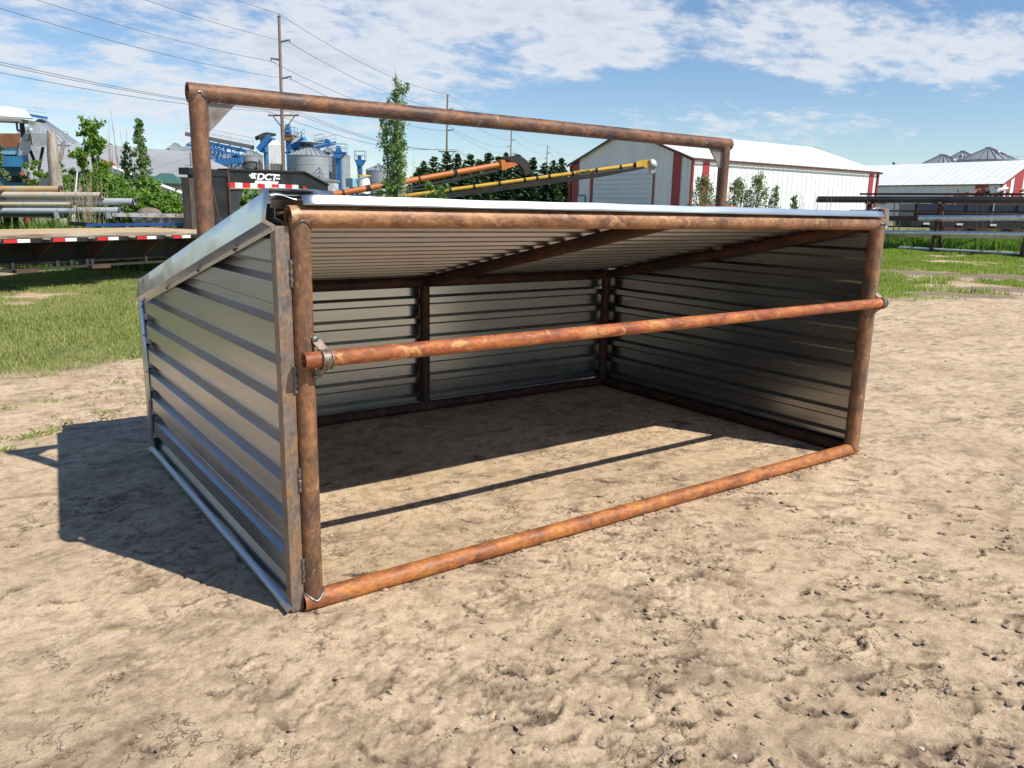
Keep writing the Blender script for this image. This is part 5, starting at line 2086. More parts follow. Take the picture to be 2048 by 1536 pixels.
# blue machine
d_ = 28
b = foot(20, d_)
t = thing('seed_cleaner', 'blue grain cleaning machine with a rusty side panel and grey sheet hood', 'machine', b, -math.atan2(FH.x, FH.y))
def ls(px, py, y=0.0):
    p = at(px, py, d_ + y) - b
    return Vector((p.dot(RH), y, p.z))
def slab(poly, depth, name, mat, y=0.0):
    m = MB()
    m.prism([ls(x, yy, y) for x, yy in poly], (-.64 * depth, depth, 0))
    return m.build(name, mat, t)
slab([(-60, 266), (42, 267), (38, 295), (-60, 292)], 1.4, 'rusty_panel', M_RUSTP)
slab([(-60, 293), (38, 295), (35, 309), (-60, 308)], 1.3, 'window_panel', flat('pale_blue', (.22, .42, .52), .5), .05)
slab([(40, 280), (52, 264), (60, 266), (62, 300), (50, 312), (36, 311)], 1.0, 'side_sheet', M_SHEET, -.1)
slab([(47, 268), (62, 265), (62, 280), (49, 280)], .8, 'box', M_RIBD, -.25)
m = MB()
m.prism([ls(61, 265, -.5), ls(93, 267, -.5), ls(95, 293, -.5), ls(66, 292, -.5)], (-.64 * 1.1, 1.1, .12))
m.build('hood', M_SHEET, t)
slab([(-60, 310), (55, 313), (53, 334), (-60, 332)], 1.6, 'hopper', M_MBLUE, -.2)
slab([(-60, 332), (53, 334), (48, 353), (-60, 350)], 1.3, 'hopper_cone', flat('machine_teal', (.01, .07, .12), .5), -.05)
slab([(-60, 352), (52, 354), (52, 372), (-60, 372)], 1.1, 'base', M_MBLUE, .1)
slab([(12, 354), (44, 354), (43, 364), (14, 364)], .1, 'opening', M_BLACKM, .02)
for (x0_, y0_), (x1_, y1_) in (((86, 294), (70, 380)), ((60, 300), (72, 330))):
    MB().tube(ls(x0_, y0_, .3), ls(x1_, y1_, .3), .05, n=8).build('strut', M_BLACKM, t)
for px in (-40, 10, 45):
    p = ls(px, 372, .5)
    MB().beam((p.x, .5, 0), (p.x, .5, p.z), .12, .12).build('leg', M_BLACKM, t)
b2 = foot(67, d_ - .3)
q_ = at(64, 352, d_ - .3) - b2
tt = thing('bucket_tank', 'small grey tank lying below the blue machine beside a red bracket', 'tank', b2)
MB().lathe((0, 0, q_.z - .25), [(.01, 0), (.24, .02), (.26, .2), (.25, .5), (.15, .6), (.01, .62)], 16).build('body', M_SHEET, tt)
m = MB()
m.beam((-.3, -.2, 0), (-.15, -.1, q_.z), .08, .08)
m.beam((-.3, -.2, q_.z + .1), (.0, -.2, q_.z - .3), .08, .08)
m.build('bracket', flat('conveyor_red', (.40, .05, .025), .5), tt)
# weathered log
d_ = 25.5
b = foot(112, d_)
t = thing('log_post', 'thick weathered grey log post with a broken side branch', 'log', b)
def lg(px, py):
    return at(px, py, d_) - b
m = MB()
pts = [Vector((lg(112, 380).x, lg(112, 380).y, -.2)), lg(112, 372), lg(110, 340), lg(106, 310), lg(104, 285), lg(103, 270)]
pts[0] = Vector((pts[1].x, pts[1].y, -.2))
m.path(pts, [.24, .2, .185, .165, .145, .13], 14)
vs = []
for v_ in m.v:
    vs.append((v_[0] * 1, v_[1], v_[2] + (random.uniform(-.10, .12) if v_[2] > pts[-1].z - .02 else 0)))
m.v = vs
m.build('trunk', M_LOG, t)
m = MB()
m.path([lg(117, 325), lg(122, 315), lg(125, 300), lg(128, 282)], [.06, .055, .05, .045], 8)
m.build('branch', M_LOG, t)

# ------------------------------------------------------------------ rack of old pipes at the left
d_ = 23.5
b = foot(60, d_)
t = thing('pipe_rack', 'dark steel rack carrying the stacked old pipes at the left', 'rack', b, -math.atan2(FH.x, FH.y))
def lr(px, py, dd=0.0):
    p = at(px, py, d_ + dd) - b
    return Vector((p.dot(RH), p.dot(FH), p.z))
m = MB()
p, q = lr(-160, 431), lr(116, 432)
m.box((p.x, -.1, q.z - .06), (q.x, .5, q.z + .06))
m.build('beam', M_BLACKM, t)
for px in (10, -90):
    x = lr(px, 430).x
    m = MB()
    m.box((x - .06, .42, -.3), (x + .06, .54, lr(px, 370).z))
    m.build('post', M_BLACKM, t)
for px in (10, -90):
    for py in (384, 396.5, 413.5):
        x = lr(px, 430).x
        MB().box((x - .05, -.2, lr(px, py).z - .03), (x + .05, .42, lr(px, py).z + .03)).build('arm', M_BLACKM, t)
for px in (118, 222):
    p = lr(px, 430)
    m = MB()
    m.box((p.x - .06, -.15, p.z - .1), (p.x + .06, .15, p.z + .1))
    m.build('clip', M_SHEET, t)
for px0, px1, y0, y1, dd, r_, mat, lab in ((-200, 123, 377.5, 378.5, .1, .092, M_PIPEO, 'rusty ochre pipe on top of the stack, with a dark flange at its end'),
                                         (-200, 206, 389.0, 391.0, .0, .092, M_PIPEP, 'pinkish grey pipe second from the top of the stack'),
                                         (-200, 271, 400.0, 404.0, .15, .105, M_PIPEG, 'longest pale grey pipe reaching farthest right in the stack'),
                                         (-200, 147, 408.0, 409.0, -.1, .066, M_PIPEY, 'short thin yellowed pipe between two grey ones'),
                                         (-200, 243, 420.0, 422.0, -.05, .105, M_PIPEG, 'bottom grey pipe of the stack with a flange ring')):
    P = at(px0, y0 - 4, d_ + dd)
    P = at(px0, y0, d_ + dd)
    Q = at(px1, y1, d_ + dd)
    tt = thing('steel_pipe', lab, 'pipe', Q, 0, 'old pipes stacked on the rack')
    MB().tube(P, Q, r_, n=20, hollow=.008).build('tube', mat, tt, loc=Q)
    dd_ = (Q - P).normalized()
    MB().tube(Q - dd_ * .035, Q - dd_ * .005, r_ * 1.2, n=20, hollow=r_ * .35).build('flange', M_BLACKM, tt, loc=Q)
    m = MB()
    c = P.lerp(Q, .72)
    MB().tube(c - dd_ * .03, c + dd_ * .03, r_ * 1.03, n=20).build('joint_band', M_SHEET, tt, loc=Q)
# white rods leaning behind
P, Q = at(137, 382, 24.6), at(154, 345, 24.8)
tt = thing('metal_rod', 'two thin white rods leaning together behind the pipes', 'rod', Vector((P.x, P.y, G(P.x, P.y))))
for o_ in (0, .05):
    MB().tube(P + Vector((o_, 0, -1.0)), Q + Vector((o_ * .2, 0, 0)), .014, n=6).build('rod', M_WHITE, tt, loc=tt.location)
P, Q = at(122, 340, 25), at(149, 331, 25)
tag(MB().tube(P, Q, .016, n=6).build('thin_pole', M_WHITE, None, loc=P), 'single white rod sticking out from behind the log', 'rod')
# beams and dome behind the trailer
P, Q = at(228, 429.5, 22), at(372, 431.5, 22)
tt = thing('channel_beam', 'long rust-specked white channel lying level behind the trailer', 'beam', Vector((P.x, P.y, G(P.x, P.y))))
MB().beam(P, Q, .2, .1).build('beam', mottled('white_rusty', [(0.35, (.25, .19, .15)), (.5, (.6, .57, .52)), (.7, (.68, .66, .62))], 6, .8), tt, loc=tt.location)
for f in (.05, .9):
    c = P.lerp(Q, f)
    MB().beam((c.x, c.y, tt.location.z), c, .1, .1).build('post', M_BLACKM, tt, loc=tt.location)
P, Q = at(270, 440, 21.6), at(372, 441, 21.6)
tt = thing('beam_stack', 'black weathered steel box beam behind the trailer deck', 'beam', Vector((P.x, P.y, G(P.x, P.y))))
MB().beam(P, Q, .3, .14).build('beam', mottled('black_grey', [(.35, (.015, .015, .016)), (.55, (.06, .06, .06)), (.7, (.25, .25, .24))], 4, .7), tt, loc=tt.location)
for f in (.1, .9):
    c = P.lerp(Q, f)
    MB().beam((c.x, c.y, tt.location.z), c, .15, .15).build('support', M_BLACKM, tt, loc=tt.location)
P, Q = at(176, 450, 20.8), at(372, 448.5, 20.8)
tt = thing('blue_beam', 'long blue beam lying just above the trailer deck line', 'beam', Vector((P.x, P.y, G(P.x, P.y))))
MB().beam(P, Q, .2, .07).build('beam', M_TBLUE, tt, loc=tt.location)
for f in (.1, .6):
    c = P.lerp(Q, f)
    MB().beam((c.x, c.y, tt.location.z), c - Vector((0, 0, .03)), .12, .12).build('support', M_BLACKM, tt, loc=tt.location)
P, Q = at(146, 447, 21.2), at(182, 449, 21.0)
tag(MB().beam(P, Q, .25, .1).build('scrap_beam', M_BLACKM, None, loc=P), 'short dark beam end left of the blue beam', 'beam')
c = at(299, 428, 22.8)
bz = G(c.x, c.y)
tt = thing('barrel_lid', 'domed rusty drum lid behind the white channel', 'drum', (c.x, c.y, bz))
MB().lathe((0, 0, 0), [(.32, 0), (.33, c.z - bz - .05), (.34, c.z - bz)], 24).build('drum', M_RUSTP, tt)
MB().lathe((0, 0, 0), [(.35, c.z - bz), (.28, c.z - bz + .11), (.15, c.z - bz + .17), (.01, c.z - bz + .19)], 24).build('lid', mottled('lid_rust', [(.3, (.08, .06, .05)), (.7, (.24, .19, .15))], 4, .8), tt)

# ------------------------------------------------------------------ gooseneck flatbed trailer
P0 = at(0, 480, 14.3)
P1 = at(395, 470, 18.4)
e1 = Vector((P1.x - P0.x, P1.y - P0.y, 0)).normalized()
e2 = Vector((-e1.y, e1.x, 0))
T0 = Vector((P0.x, P0.y, G(P0.x, P0.y)))
t = thing('flatbed_trailer', 'black gooseneck flatbed trailer with a plywood deck parked on the grass', 'trailer', T0, math.atan2(e1.y, e1.x))
def tz(px, py, off=0.0):
    p = on_plane(px, py, P0, P1, off)
    q = p - T0
    return Vector((q.dot(e1), q.dot(e2), q.z))
zd = (tz(0, 478).z + tz(380, 470).z) / 2
print('deck', tz(0, 478), tz(380, 470), 'neck', tz(452, 336, .8), tz(605, 345, .8), tz(655, 372, .8), tz(362, 334, .8))
XL = -7.5
XR = tz(470, 470, 0).x
TW = 2.55
m = MB()
nb_ = 9
for i in range(nb_):
    y0 = TW * i / nb_
    m.box((XL, y0, zd + .045), (XR, y0 + TW / nb_ - .008, zd + .085 + .004 * (i % 2)))
m.build('deck', M_DECK, t)
m = MB()
m.box((XL, -.035, zd + .03), (XR, -.004, zd + .078))
m.build('deck_edge', M_WOODE, t)
m = MB()
m.box((XL, -.09, zd - .075), (XR, -.01, zd + .022))
m.box((XL, TW, zd - .075), (XR, TW + .05, zd + .03))
m.build('side_rail', M_BLACK, t)
m = MB()
m.box((XL, -.098, zd + .012), (XR, -.088, zd + .026))
m.build('rub_strip', M_WOODE, t)
per = (tz(918 / 4.876, 476).x - tz(485 / 4.876, 476).x)
xa = tz(485 / 4.876, 476).x
for k in range(-7, 6):
    x = xa + per * k
    if x + per * .5 > XR or x < XL:
        continue
    m = MB()
    m.box((x, -.094, zd - .065), (x + per * .26, -.0895, zd - .002))
    m.build('red_tape', M_TAPER, t)
    m = MB()
    m.box((x + per * .265, -.094, zd - .065), (x + per * .52, -.0895, zd - .002))
    m.build('white_tape', M_TAPEW, t)
    m = MB()
    m.box((x + per * .74, -.16, zd - .02), (x + per * .90, -.06, zd + .008))
    m.build('stake_pocket', M_WOODE, t)
zb_ = tz(200, 521, .9).z
for y in (.75, 1.7):
    m = MB()
    m.box((XL, y - .09, zb_), (XR + .2, y + .09, zb_ + .03))
    m.box((XL, y - .02, zb_ + .03), (XR + .2, y + .02, zd - .05))
    m.box((XL, y - .09, zd - .05), (XR + .2, y + .09, zd - .02))
    m.build('frame_beam', M_BLACKM, t)
for k in range(11):
    x = XL + 1.0 + k * 1.25
    if x > XR:
        break
    m = MB()
    m.prism([(x, .0, zd - .09), (x, .65, zb_ + .05), (x, .65, zd - .09)], (.03, 0, 0))
    m.box((x, .0, zd - .10), (x + .06, TW, zd - .03))
    m.build('crossmember', M_RACK, t)
# low frame and steps hanging below the deck
zl_ = tz(50, 536, .6).z
zm_ = tz(50, 524, .6).z
m = MB()
for z, y in ((zl_, .25), (zm_, .3)):
    m.beam((XL, y, z), (tz(330, 527, .25).x, y, z), .04, .05)
for px in (22, 112, 140, 172, 182, 290):
    x = tz(px, 530, .3).x
    m.beam((x, .28, zl_ - .03), (x, .28, zb_ + .1), .07, .07)
m.build('under_rail', M_BLACKM, t)
for px in (22, 175):
    x = tz(px, 534, .25).x
    m = MB()
    m.box((x, .1, zl_ - .05), (x + .42, .55, zl_ + .02))
    m.build('step', M_RACK, t)
for xw in (-5.6, -4.5):
    for y in (.12, 2.15):
        w_ = MB()
        w_.tube((xw, y, .42), (xw, y + .28, .42), .42, n=28)
        ty = w_.build('wheel', M_BLACKM, t)
        MB().tube((xw, y - .015, .42), (xw, y, .42), .22, n=20).build('rim', M_SHEET, ty)
# upright and gooseneck
YN = .78
n0 = tz(377, 335, YN)
n1 = tz(452, 340, YN)
n2 = tz(605, 345, YN)
n3 = tz(655, 371, YN)
n4 = tz(655, 395, YN)
n5 = tz(598, 377, YN)
n6 = tz(452, 375, YN)
nb0 = tz(363, 446, YN)
NW = 0.27
m = MB()
m.box((n0.x, YN, zd + .08), (n0.x + .17, YN + NW, n0.z - .24))
m.build('upright', mottled('worn_steel', [(.3, (.03, .027, .025)), (.55, (.09, .075, .065)), (.75, (.19, .165, .145))], 3, .6, 0, (2, 2, .5), detail=8), t)
m = MB()
m.box((n0.x + .2, YN + .1, zd + .08), (n0.x + .5, YN + NW, n1.z - .02))
m.box((n0.x + .5, YN, zd + .08), (n1.x, YN + NW, n1.z - .02))
m.build('tower', M_BLACK, t)
m = MB()
xf = n1.x
m.box((xf, YN - .05, zd + .08), (xf + .05, YN + .0, n1.z))
m.build('edge_plate', M_RACK, t)
for xq in (n0.x - .03,):
    m = MB()
    m.box((xq, YN - .03, n0.z - .16), (n1.x, YN + NW + .03, n0.z))
    m.build('cap_beam', M_BLACK, t)
for y in (YN - .02, YN + NW - .1):
    m = MB()
    m.prism([(n1.x + .05, y, n6.z), (n5.x, y, n5.z), (n4.x, y, n4.z), (n3.x, y, n3.z), (n2.x, y, n2.z), (n1.x + .05, y, n1.z)], (0, .12, 0))
    nk = m.build('neck_beam', M_BLACK, t)
    m = MB()
    m.prism([(n1.x + .05, y - .06, n1.z), (n2.x, y - .06, n2.z), (n3.x, y - .06, n3.z), (n3.x, y - .06, n3.z + .035), (n2.x, y - .06, n2.z + .04), (n1.x + .05, y - .06, n1.z + .04)], (0, .24, 0))
    m.build('flange', M_BLACKM, nk)
    m = MB()
    m.prism([(n1.x + .05, y - .03, n6.z - .03), (n5.x, y - .03, n5.z - .03), (n5.x, y - .03, n5.z), (n1.x + .05, y - .03, n6.z)], (0, .2, 0))
    m.build('flange', M_WOODE, nk)
g0 = tz(488, 378, YN)
g1 = tz(477, 408, YN)
m = MB()
m.prism([(n1.x + .05, YN, n6.z - .03), (g0.x, YN, g0.z), (tz(470, 430, YN).x, YN, tz(470, 440, YN).z), (n1.x + .05, YN, zd + .1)], (0, .05, 0))
m.build('gusset_plate', mottled('black_scuffed', [(.35, (.02, .022, .026)), (.62, (.04, .042, .048)), (.75, (.16, .16, .17))], 5, .5, detail=9), t)
m = MB()
m.tube((tz(425, 378, YN - .4).x, YN - .4, tz(425, 378, YN - .4).z), (tz(441, 448, YN - .4).x, YN - .4, zd + .1), .022, n=8)
m.build('brace', M_RACK, t)
m = MB()
m.tube((n4.x - .25, YN + NW / 2, n4.z - .6), (n4.x - .25, YN + NW / 2, n4.z + .1), .07, n=12)
m.box((n4.x - .5, YN, n4.z - .05), (n4.x, YN + NW, n4.z + .05))
m.build('coupler', M_BLACKM, t)
for y in (YN + .1, YN + NW - .1):
    MB().beam((XR + .1, y, .0), (XR + .1, y, zd), .1, .1).build('landing_leg', M_BLACKM, t)
# reflective tape on the neck
YT = YN - .024
ntp = 10
for k in range(ntp):
    f0, f1 = k / ntp, (k + .96) / ntp
    a = tz(453, 369.5, YN)
    c = tz(596, 374.5, YN)
    p, q = a.lerp(c, f0), a.lerp(c, f1)
    m = MB()
    h_ = .062
    m.prism([(p.x, YT, p.z - h_), (q.x, YT, q.z - h_), (q.x, YT, q.z + h_), (p.x, YT, p.z + h_)], (0, .003, 0))
    m.build('red_tape' if k % 2 == 0 else 'white_tape', M_TAPER if k % 2 == 0 else M_TAPEW, t)
for k, (a_, c_) in enumerate((((605, 375), (615, 382)), ((616, 382.5), (629, 391)))):
    p, q = tz(*a_, YN), tz(*c_, YN)
    m = MB()
    m.prism([(p.x, YT, p.z - .075), (q.x, YT, q.z - .075), (q.x, YT, q.z + .05), (p.x, YT, p.z + .05)], (0, .003, 0))
    m.build('red_tape' if k == 0 else 'white_tape', M_TAPER if k == 0 else M_TAPEW, t)
# painted mark: slanted initials, speed lines and an underline bar
M_DECAL = flat('decal_white', (.78, .78, .78), .5, v=.04)
pl, pr_ = tz(512, 358.5, YN), tz(556, 359, YN)
h_ = tz(512, 346, YN).z - pl.z
me = text_mesh('DCT', h_ * 1.42, .002, .22, .92)
xs_ = [v.co.x for v in me.vertices]
sc_ = (pr_.x - pl.x) / (max(xs_) - min(xs_))
for v in me.vertices:
    v.co.x = (v.co.x - min(xs_)) * sc_
me.materials.append(M_DECAL)
tx = bpy.data.objects.new('lettering', me)
col.objects.link(tx)
tx.parent = t
tx.matrix_local = Matrix(((1, 0, 0, pl.x), (0, 0, -1, YT), (0, 1, 0, pl.z), (0, 0, 0, 1)))
for k, (xa_, xb_) in enumerate(((501, 512), (497, 509), (500, 510))):
    z0 = pl.z + h_ * (.86 - .32 * k)
    a, c = tz(xa_, 350, YN), tz(xb_, 350, YN)
    m = MB()
    m.box((a.x, YT - .001, z0 - .022), (c.x, YT + .002, z0 + .022))
    m.build('speed_line', M_DECAL, t)
for k in (0, 1):
    z0 = pl.z + h_ * (.86 - .55 * k)
    m = MB()
    m.box((pr_.x - .1, YT - .001, z0 - .022), (pr_.x + .05, YT + .002, z0 + .022))
    m.build('speed_line', M_DECAL, t)
m = MB()
a, c = tz(507, 363, YN), tz(553, 365, YN)
m.prism([(a.x, YT, pl.z - .115), (c.x, YT, pl.z - .115), (c.x + .06, YT, pl.z - .03), (a.x + .06, YT, pl.z - .03)], (0, .003, 0))
m.build('underline_bar', M_DECAL, t)

# ------------------------------------------------------------------ pipe racks at the right
K0 = gnd(1770, 499)
K1 = gnd(2048, 516)
ke = Vector((K1.x - K0.x, K1.y - K0.y, 0)).normalized()
kn = Vector((-ke.y, ke.x, 0))
if kn.dot(FH) < 0:
    kn = -kn
print('rack', (K0 - CAMC).dot(FH), (K1 - CAMC).dot(FH))
KL = K0.copy()
t = thing('pipe_rack', 'brown steel rack with A-frame legs at the right, carrying long pipes', 'rack', KL, math.atan2(ke.y, ke.x))
sgn = 1 if Vector((-ke.y, ke.x, 0)).dot(kn) > 0 else -1
def kz(px, py, off=0.0):
    p = on_plane(px, py, K0, K1, off * sgn)
    q = p - KL
    return Vector((q.dot(ke), off * sgn, q.z))
def kt(p):
    return p
XB = kz(2350, 520).x
def krail(px, py, px2, py2, off, w, h, name, mat):
    p, q = kz(px, py, off), kz(px2, py2, off)
    e = (q - p) / (q.x - p.x)
    if px2 >= 2040:
        q = p + e * (XB - p.x)
    return MB().beam(p, q, w, h).build(name, mat, t)
krail(1640, 490, 2048, 513, .1, .12, .10, 'base_rail', M_RACK)
krail(1720, 388, 2048, 388.5, 1.6, .10, .09, 'top_rail', M_RACK)
krail(1700, 421, 2048, 424.5, 1.6, .08, .07, 'middle_rail', M_RACK)
krail(1700, 452, 1866, 454, 1.9, .06, .06, 'lower_rail', M_BLACKM)
krail(1720, 436, 1842, 437, .35, .2, .2, 'beam', M_RACK)
legx = []
for px_t, px_b in ((1882, 1862), (2070, 2042), (1740, 1722), (2230, 2200)):
    for off, lean in ((.0, 0), (1.5, .15)):
        q = kz(px_b + (18 if off else 0), 497 + (px_b - 1770) * .061, off)
        p = kz(px_t + (2 if off else 0), 403, off + (.6 if not off else -.4))
        MB().beam((q.x, q.y, 0), p, .13, .11).build('leg', M_RACK, t)
    q = kz(px_t - 6, 474, .0)
    MB().beam((q.x, -.15, q.z), (q.x, 1.7 * sgn, q.z), .1, .09).build('arm', M_RACK, t)
    q = kz(px_t, 406, .3)
    MB().beam((q.x, -.1, q.z), (q.x, 1.9 * sgn, q.z), .1, .09).build('arm', M_RACK, t)
    q = kz(px_t - 4, 441.5, .2)
    MB().beam((q.x, -.1, q.z), (q.x, 1.7 * sgn, q.z), .1, .08).build('arm', M_RACK, t)
for px in (1797, 1950, 1962, 1786):
    p, q = kz(px + 3, 405, .9), kz(px, 500 + (px - 1770) * .055, .9)
    MB().tube((q.x, q.y, 0), p, .025, n=6).build('brace_rod', M_RACK, t)
p, q = kz(1900, 497, .7), kz(1962, 474, .7)
MB().tube(p, q, .025, n=6).build('brace_rod', M_RACK, t)
def kpipe(px, py, px2, py2, off, r_, mat, label, group=None, name='steel_pipe', cat='pipe'):
    p, q = kz(px, py, off), kz(px2, py2, off)
    e = (q - p) / (q.x - p.x)
    q = p + e * (XB - p.x)
    def wv(a):
        return KL + ke * a.x + Vector((-ke.y, ke.x, 0)) * a.y + Vector((0, 0, a.z))
    P, Q = wv(p), wv(q)
    m = MB()
    n = 24
    m.tube(P, Q, r_, n=16, hollow=r_ * .12)
    return tag(m.build(name, mat, None, loc=P), label, cat, group)
kpipe(1838, 436, 2048, 435.5, .18, .12, M_SILV, 'bright crinkled silver pipe ending in mid-air on the upper rack arm', 'silver pipes on the right rack')
kpipe(1640, 463, 2048, 469, .05, .10, M_SILV, 'front silver pipe on the lower rack arm', 'silver pipes on the right rack')
kpipe(1640, 466, 2048, 473.5, .28, .11, M_SILV, 'rear silver pipe on the lower rack arm, behind another', 'silver pipes on the right rack')
kpipe(1640, 487, 2048, 508, .3, .06, M_SILV, 'thin silver pipe lying low along the rack base', 'silver pipes on the right rack')
for k, (y, o_, r_) in enumerate(((395, .55, .062), (395.2, .42, .062), (399, .35, .062), (402.5, .5, .062), (398.5, .62, .062), (402.3, .36, .055))):
    kpipe(1635 + random.randint(-3, 5), y, 2048, y + 1.2, o_, r_, M_DARKP, 'dark steel pipe in the tight bundle lying along the top of the right rack', 'dark pipes bundled on top of the rack')
# dark stock trailer with stake sides behind the rack
b = gnd(1830, 470)
d_ = (K0 - CAMC).dot(FH) + 7
b = foot(1830, d_)
t = thing('stake_trailer', 'dark navy trailer with steel stakes parked behind the right rack', 'trailer', b, -math.atan2(FH.x, FH.y) - .12)
a_ = t.rotation_euler[2]
def sx_(px):
    return (px - 1830) / FPX * d_ * 1.1
zt, zm, zb2 = zf(1830, 403, d_, b), zf(1830, 441, d_, b), zf(1830, 453, d_, b)
Lg = sx_(2330)
MB().box((0, 0, zm), (Lg, 2.3, zt - .1)).build('body', M_NAVY, t)
MB().box((-.1, -.1, zb2), (Lg, 2.4, zm - .02)).build('frame', M_BLACKM, t)
for k in range(12):
    x = .15 + k * Lg / 12
    m = MB()
    m.beam((x, -.05, zm), (x, -.05, zt), .05, .05)
    m.build('stake', M_SHEET if k % 2 else M_RACK, t)
MB().box((-.05, -.09, zm + (zt - zm) * .42), (Lg, -.04, zm + (zt - zm) * .55)).build('side_board', M_RACK, t)
for k in range(9):
    x = .5 + k * Lg / 9
    MB().box((x, -.135, zm - .2), (x + .32, -.1, zm - .10)).build('white_tape', M_TAPEW, t)
for x in (Lg * .2, Lg * .32, Lg * .8):
    MB().tube((x, .0, .42), (x, .3, .42), .42, n=24).build('wheel', M_BLACKM, t)
m = MB()
m.box((Lg * .52, -.08, zm + .5), (Lg * .53 + .3, -.06, zm + .62))
m.build('white_plate', M_TAPEW, t)
# junk heaped behind the rack
d_ += 3
b = foot(2010, d_)
t = thing('fender', 'curved white steel fender lying on the scrap behind the rack', 'scrap', b)
def lj(px, py):
    return at(px, py, d_) - b
m = MB()
m.path([lj(1993, 384), lj(1998, 380), lj(2008, 378.5), lj(2016, 376)], [.10, .12, .11, .07], 8)
m.build('panel', M_WHITE, t)
MB().beam((lj(2005, 380).x, lj(2005, 380).y, 0), lj(2005, 381), .12, .12).build('support', M_RACK, t)
b = foot(2000, d_ + .6)
t = thing('scrap_pile', 'heap of rusty brown scrap steel behind the right rack', 'scrap heap', b)
for k in range(16):
    px = random.uniform(1890, 2046)
    p = at(px, random.uniform(382, 396), d_ + .6) - b
    q = p + Vector((random.uniform(-.8, .8), random.uniform(-.3, .3), random.uniform(-.15, .35)))
    m = MB()
    m.beam(p, q, random.uniform(.05, .25), random.uniform(.05, .2))
    m.build('scrap_bar', random.choice((M_RACK, M_RUSTP, M_RUSTP)), t)
m = MB()
p0 = at(1880, 404, d_ + .6) - b
p1 = at(2200, 404, d_ + .6) - b
m.beam((p0.x, p0.y, p0.z * .5), (p1.x, p1.y, p0.z * .5), 1.6, p0.z)
m.build('crate', M_RACK, t)
for k, (x0_, y0_, x1_, y1_) in enumerate(((1914, 380, 1918, 384), (1955, 384, 1968, 377), (1996, 380, 1990, 374))):
    p = at(x0_, y0_, d_) - b
    q = at(x1_, y1_, d_) - b
    MB().tube(p, q, .03, n=6).build('rod', M_RACK, t)
p = foot(1560, 40)
# rusty drum-like roof edge behind the shelter
b = foot(1440, 30)
t = thing('rusty_tank', 'low rusty tank top just showing over the shelter roof by the right arch post', 'tank', b)
zz_ = zf(1440, 410, 30, b)
MB().lathe((0, 0, 0), [(.75, 0), (.75, zz_ - .12), (.6, zz_ - .02), (.01, zz_)], 24).build('body', M_RUSTP, t)

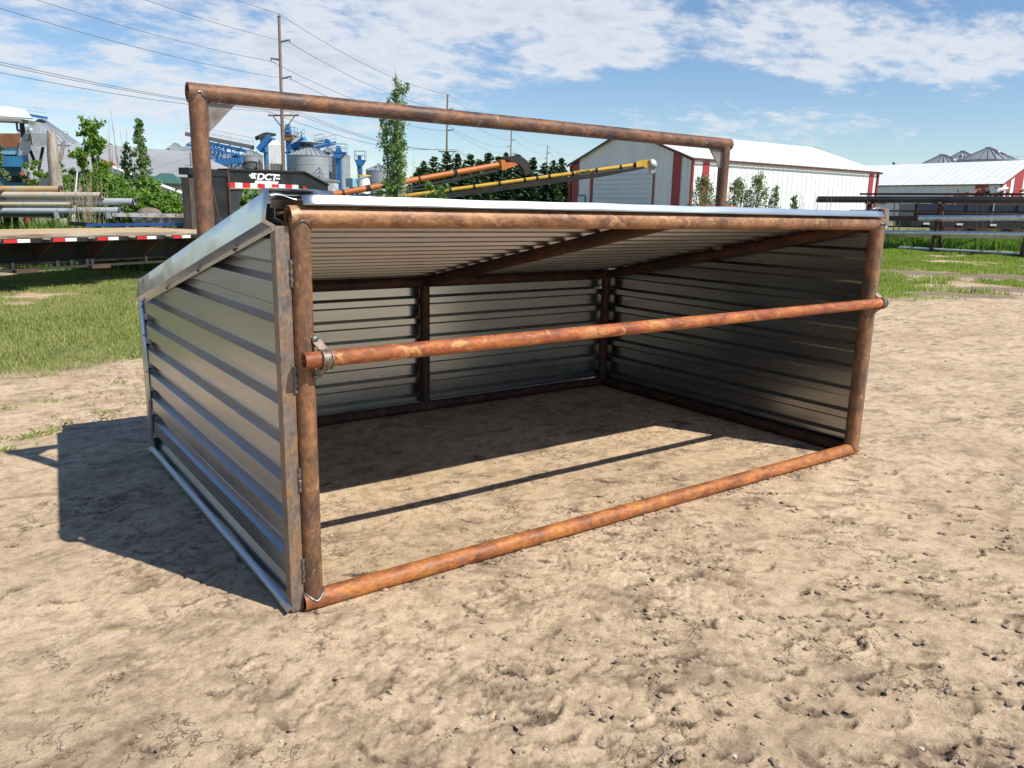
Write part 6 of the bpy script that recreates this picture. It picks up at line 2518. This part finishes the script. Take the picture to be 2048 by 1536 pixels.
# ------------------------------------------------------------------ grass
def blades(name, n, rects, hmin, hmax, width, mat, thr=.25, lean=.45, keep=None):
    pts = []
    tot = 0
    while tot < n:
        k = n
        r_ = rects[rng.integers(len(rects))]
        # uniform over the ground in view-aligned distance and sideways angle
        dd = np.sqrt(rng.uniform(r_[2] ** 2, r_[3] ** 2, k // 4))
        tx_ = rng.uniform(r_[0], r_[1], k // 4)
        x = CAMC.x + FH.x * dd + RH.x * dd * tx_
        y = CAMC.y + FH.y * dd + RH.y * dd * tx_
        g = grass_amount(x, y)
        ok = g > rng.uniform(thr, 1.0, len(g))
        ok &= ~((x > -.25) & (x < 4.5) & (y > -.2) & (y < 3.0))
        pts.append(np.stack([x[ok], y[ok], dd[ok]], 1))
        tot += ok.sum()
    p = np.concatenate(pts)[:n]
    n = len(p)
    z = SL * np.maximum(0, p[:, 2] - 12) - .01
    h = rng.uniform(hmin, hmax, n) * (0.6 + .8 * vnoise(p[:, 0] * 1.3, p[:, 1] * 1.3, 4))
    a = rng.uniform(0, 2 * np.pi, n)
    w = width * (1 + p[:, 2] * .05) * rng.uniform(.6, 1.3, n)
    l = rng.uniform(.1, lean, n) * h
    b_ = rng.uniform(0, 2 * np.pi, n)
    ax = np.stack([np.cos(a) * w, np.sin(a) * w, np.zeros(n)], 1)
    o_ = np.stack([p[:, 0], p[:, 1], z], 1)
    mid = o_ + np.stack([np.cos(b_) * l * .35, np.sin(b_) * l * .35, h * .6], 1)
    tip = o_ + np.stack([np.cos(b_) * l, np.sin(b_) * l, h], 1)
    vs = np.stack([o_ - ax, o_ + ax, mid + ax * .7, tip, mid - ax * .7], 1).astype(np.float32)
    me = bpy.data.meshes.new(name)
    me.vertices.add(n * 5)
    me.vertices.foreach_set('co', vs.ravel())
    me.loops.add(n * 5)
    me.loops.foreach_set('vertex_index', np.arange(n * 5, dtype=np.int32))
    me.polygons.add(n)
    me.polygons.foreach_set('loop_start', np.arange(0, n * 5, 5, dtype=np.int32))
    me.update(calc_edges=True)
    me.materials.append(mat)
    ob = bpy.data.objects.new(name, me)
    col.objects.link(ob)
    tag(ob, kind='stuff')
    return ob


LEFTR = [(-.80, -.40, 7.0, 22.0)]
RIGHTR = [(.40, .78, 14.0, 44.0)]
blades('grass', 90000, LEFTR, .03, .085, .0035, M_GRASS)
blades('dry_grass', 40000, LEFTR, .03, .08, .0032, M_DRYG, .15)
blades('lush_grass', 70000, RIGHTR, .05, .13, .006, M_GRASSR)
blades('dry_grass', 20000, RIGHTR, .04, .09, .006, M_DRYG, .1)
blades('grass', 26000, [(-.8, -.2, 20, 42)], .08, .3, .008, M_GRASS)
# tall grass round the rack
kd = (K0 - CAMC).dot(FH)
blades('tall_grass', 16000, [(-.75, -.36, 19.2, 26)], .35, .95, .010, M_TALLG, .0)
blades('tall_grass', 26000, [(.45, .78, kd - .2, kd + 5)], .25, .75, .010, M_TALLG, .0)

# a few weed tufts in the bare dirt
mb = MB()
for px, py, n in ((28, 818, 16), (105, 803, 20), (60, 874, 34), (92, 866, 22), (30, 880, 16), (208, 828, 12), (215, 838, 10), (128, 850, 12), (5, 902, 16), (270, 810, 8), (96, 752, 26), (240, 765, 14), (1800, 640, 14), (1880, 632, 20), (2010, 628, 14)):
    c = gnd(px, py)
    for k in range(n):
        x, y = c.x + random.gauss(0, .06), c.y + random.gauss(0, .035)
        a = random.uniform(0, 6.28)
        l = random.uniform(.02, .06)
        w = .002
        dx, dy = math.cos(a), math.sin(a)
        mb.add([(x - dy * w, y + dx * w, -.003), (x + dy * w, y - dx * w, -.003), (x + dx * l * .5, y + dy * l * .5, l * .6), (x + dx * l, y + dy * l, l * .55)], [(0, 1, 2), (1, 3, 2)])
tag(mb.build('weed_tufts', M_GRASS, smooth=0), kind='stuff')
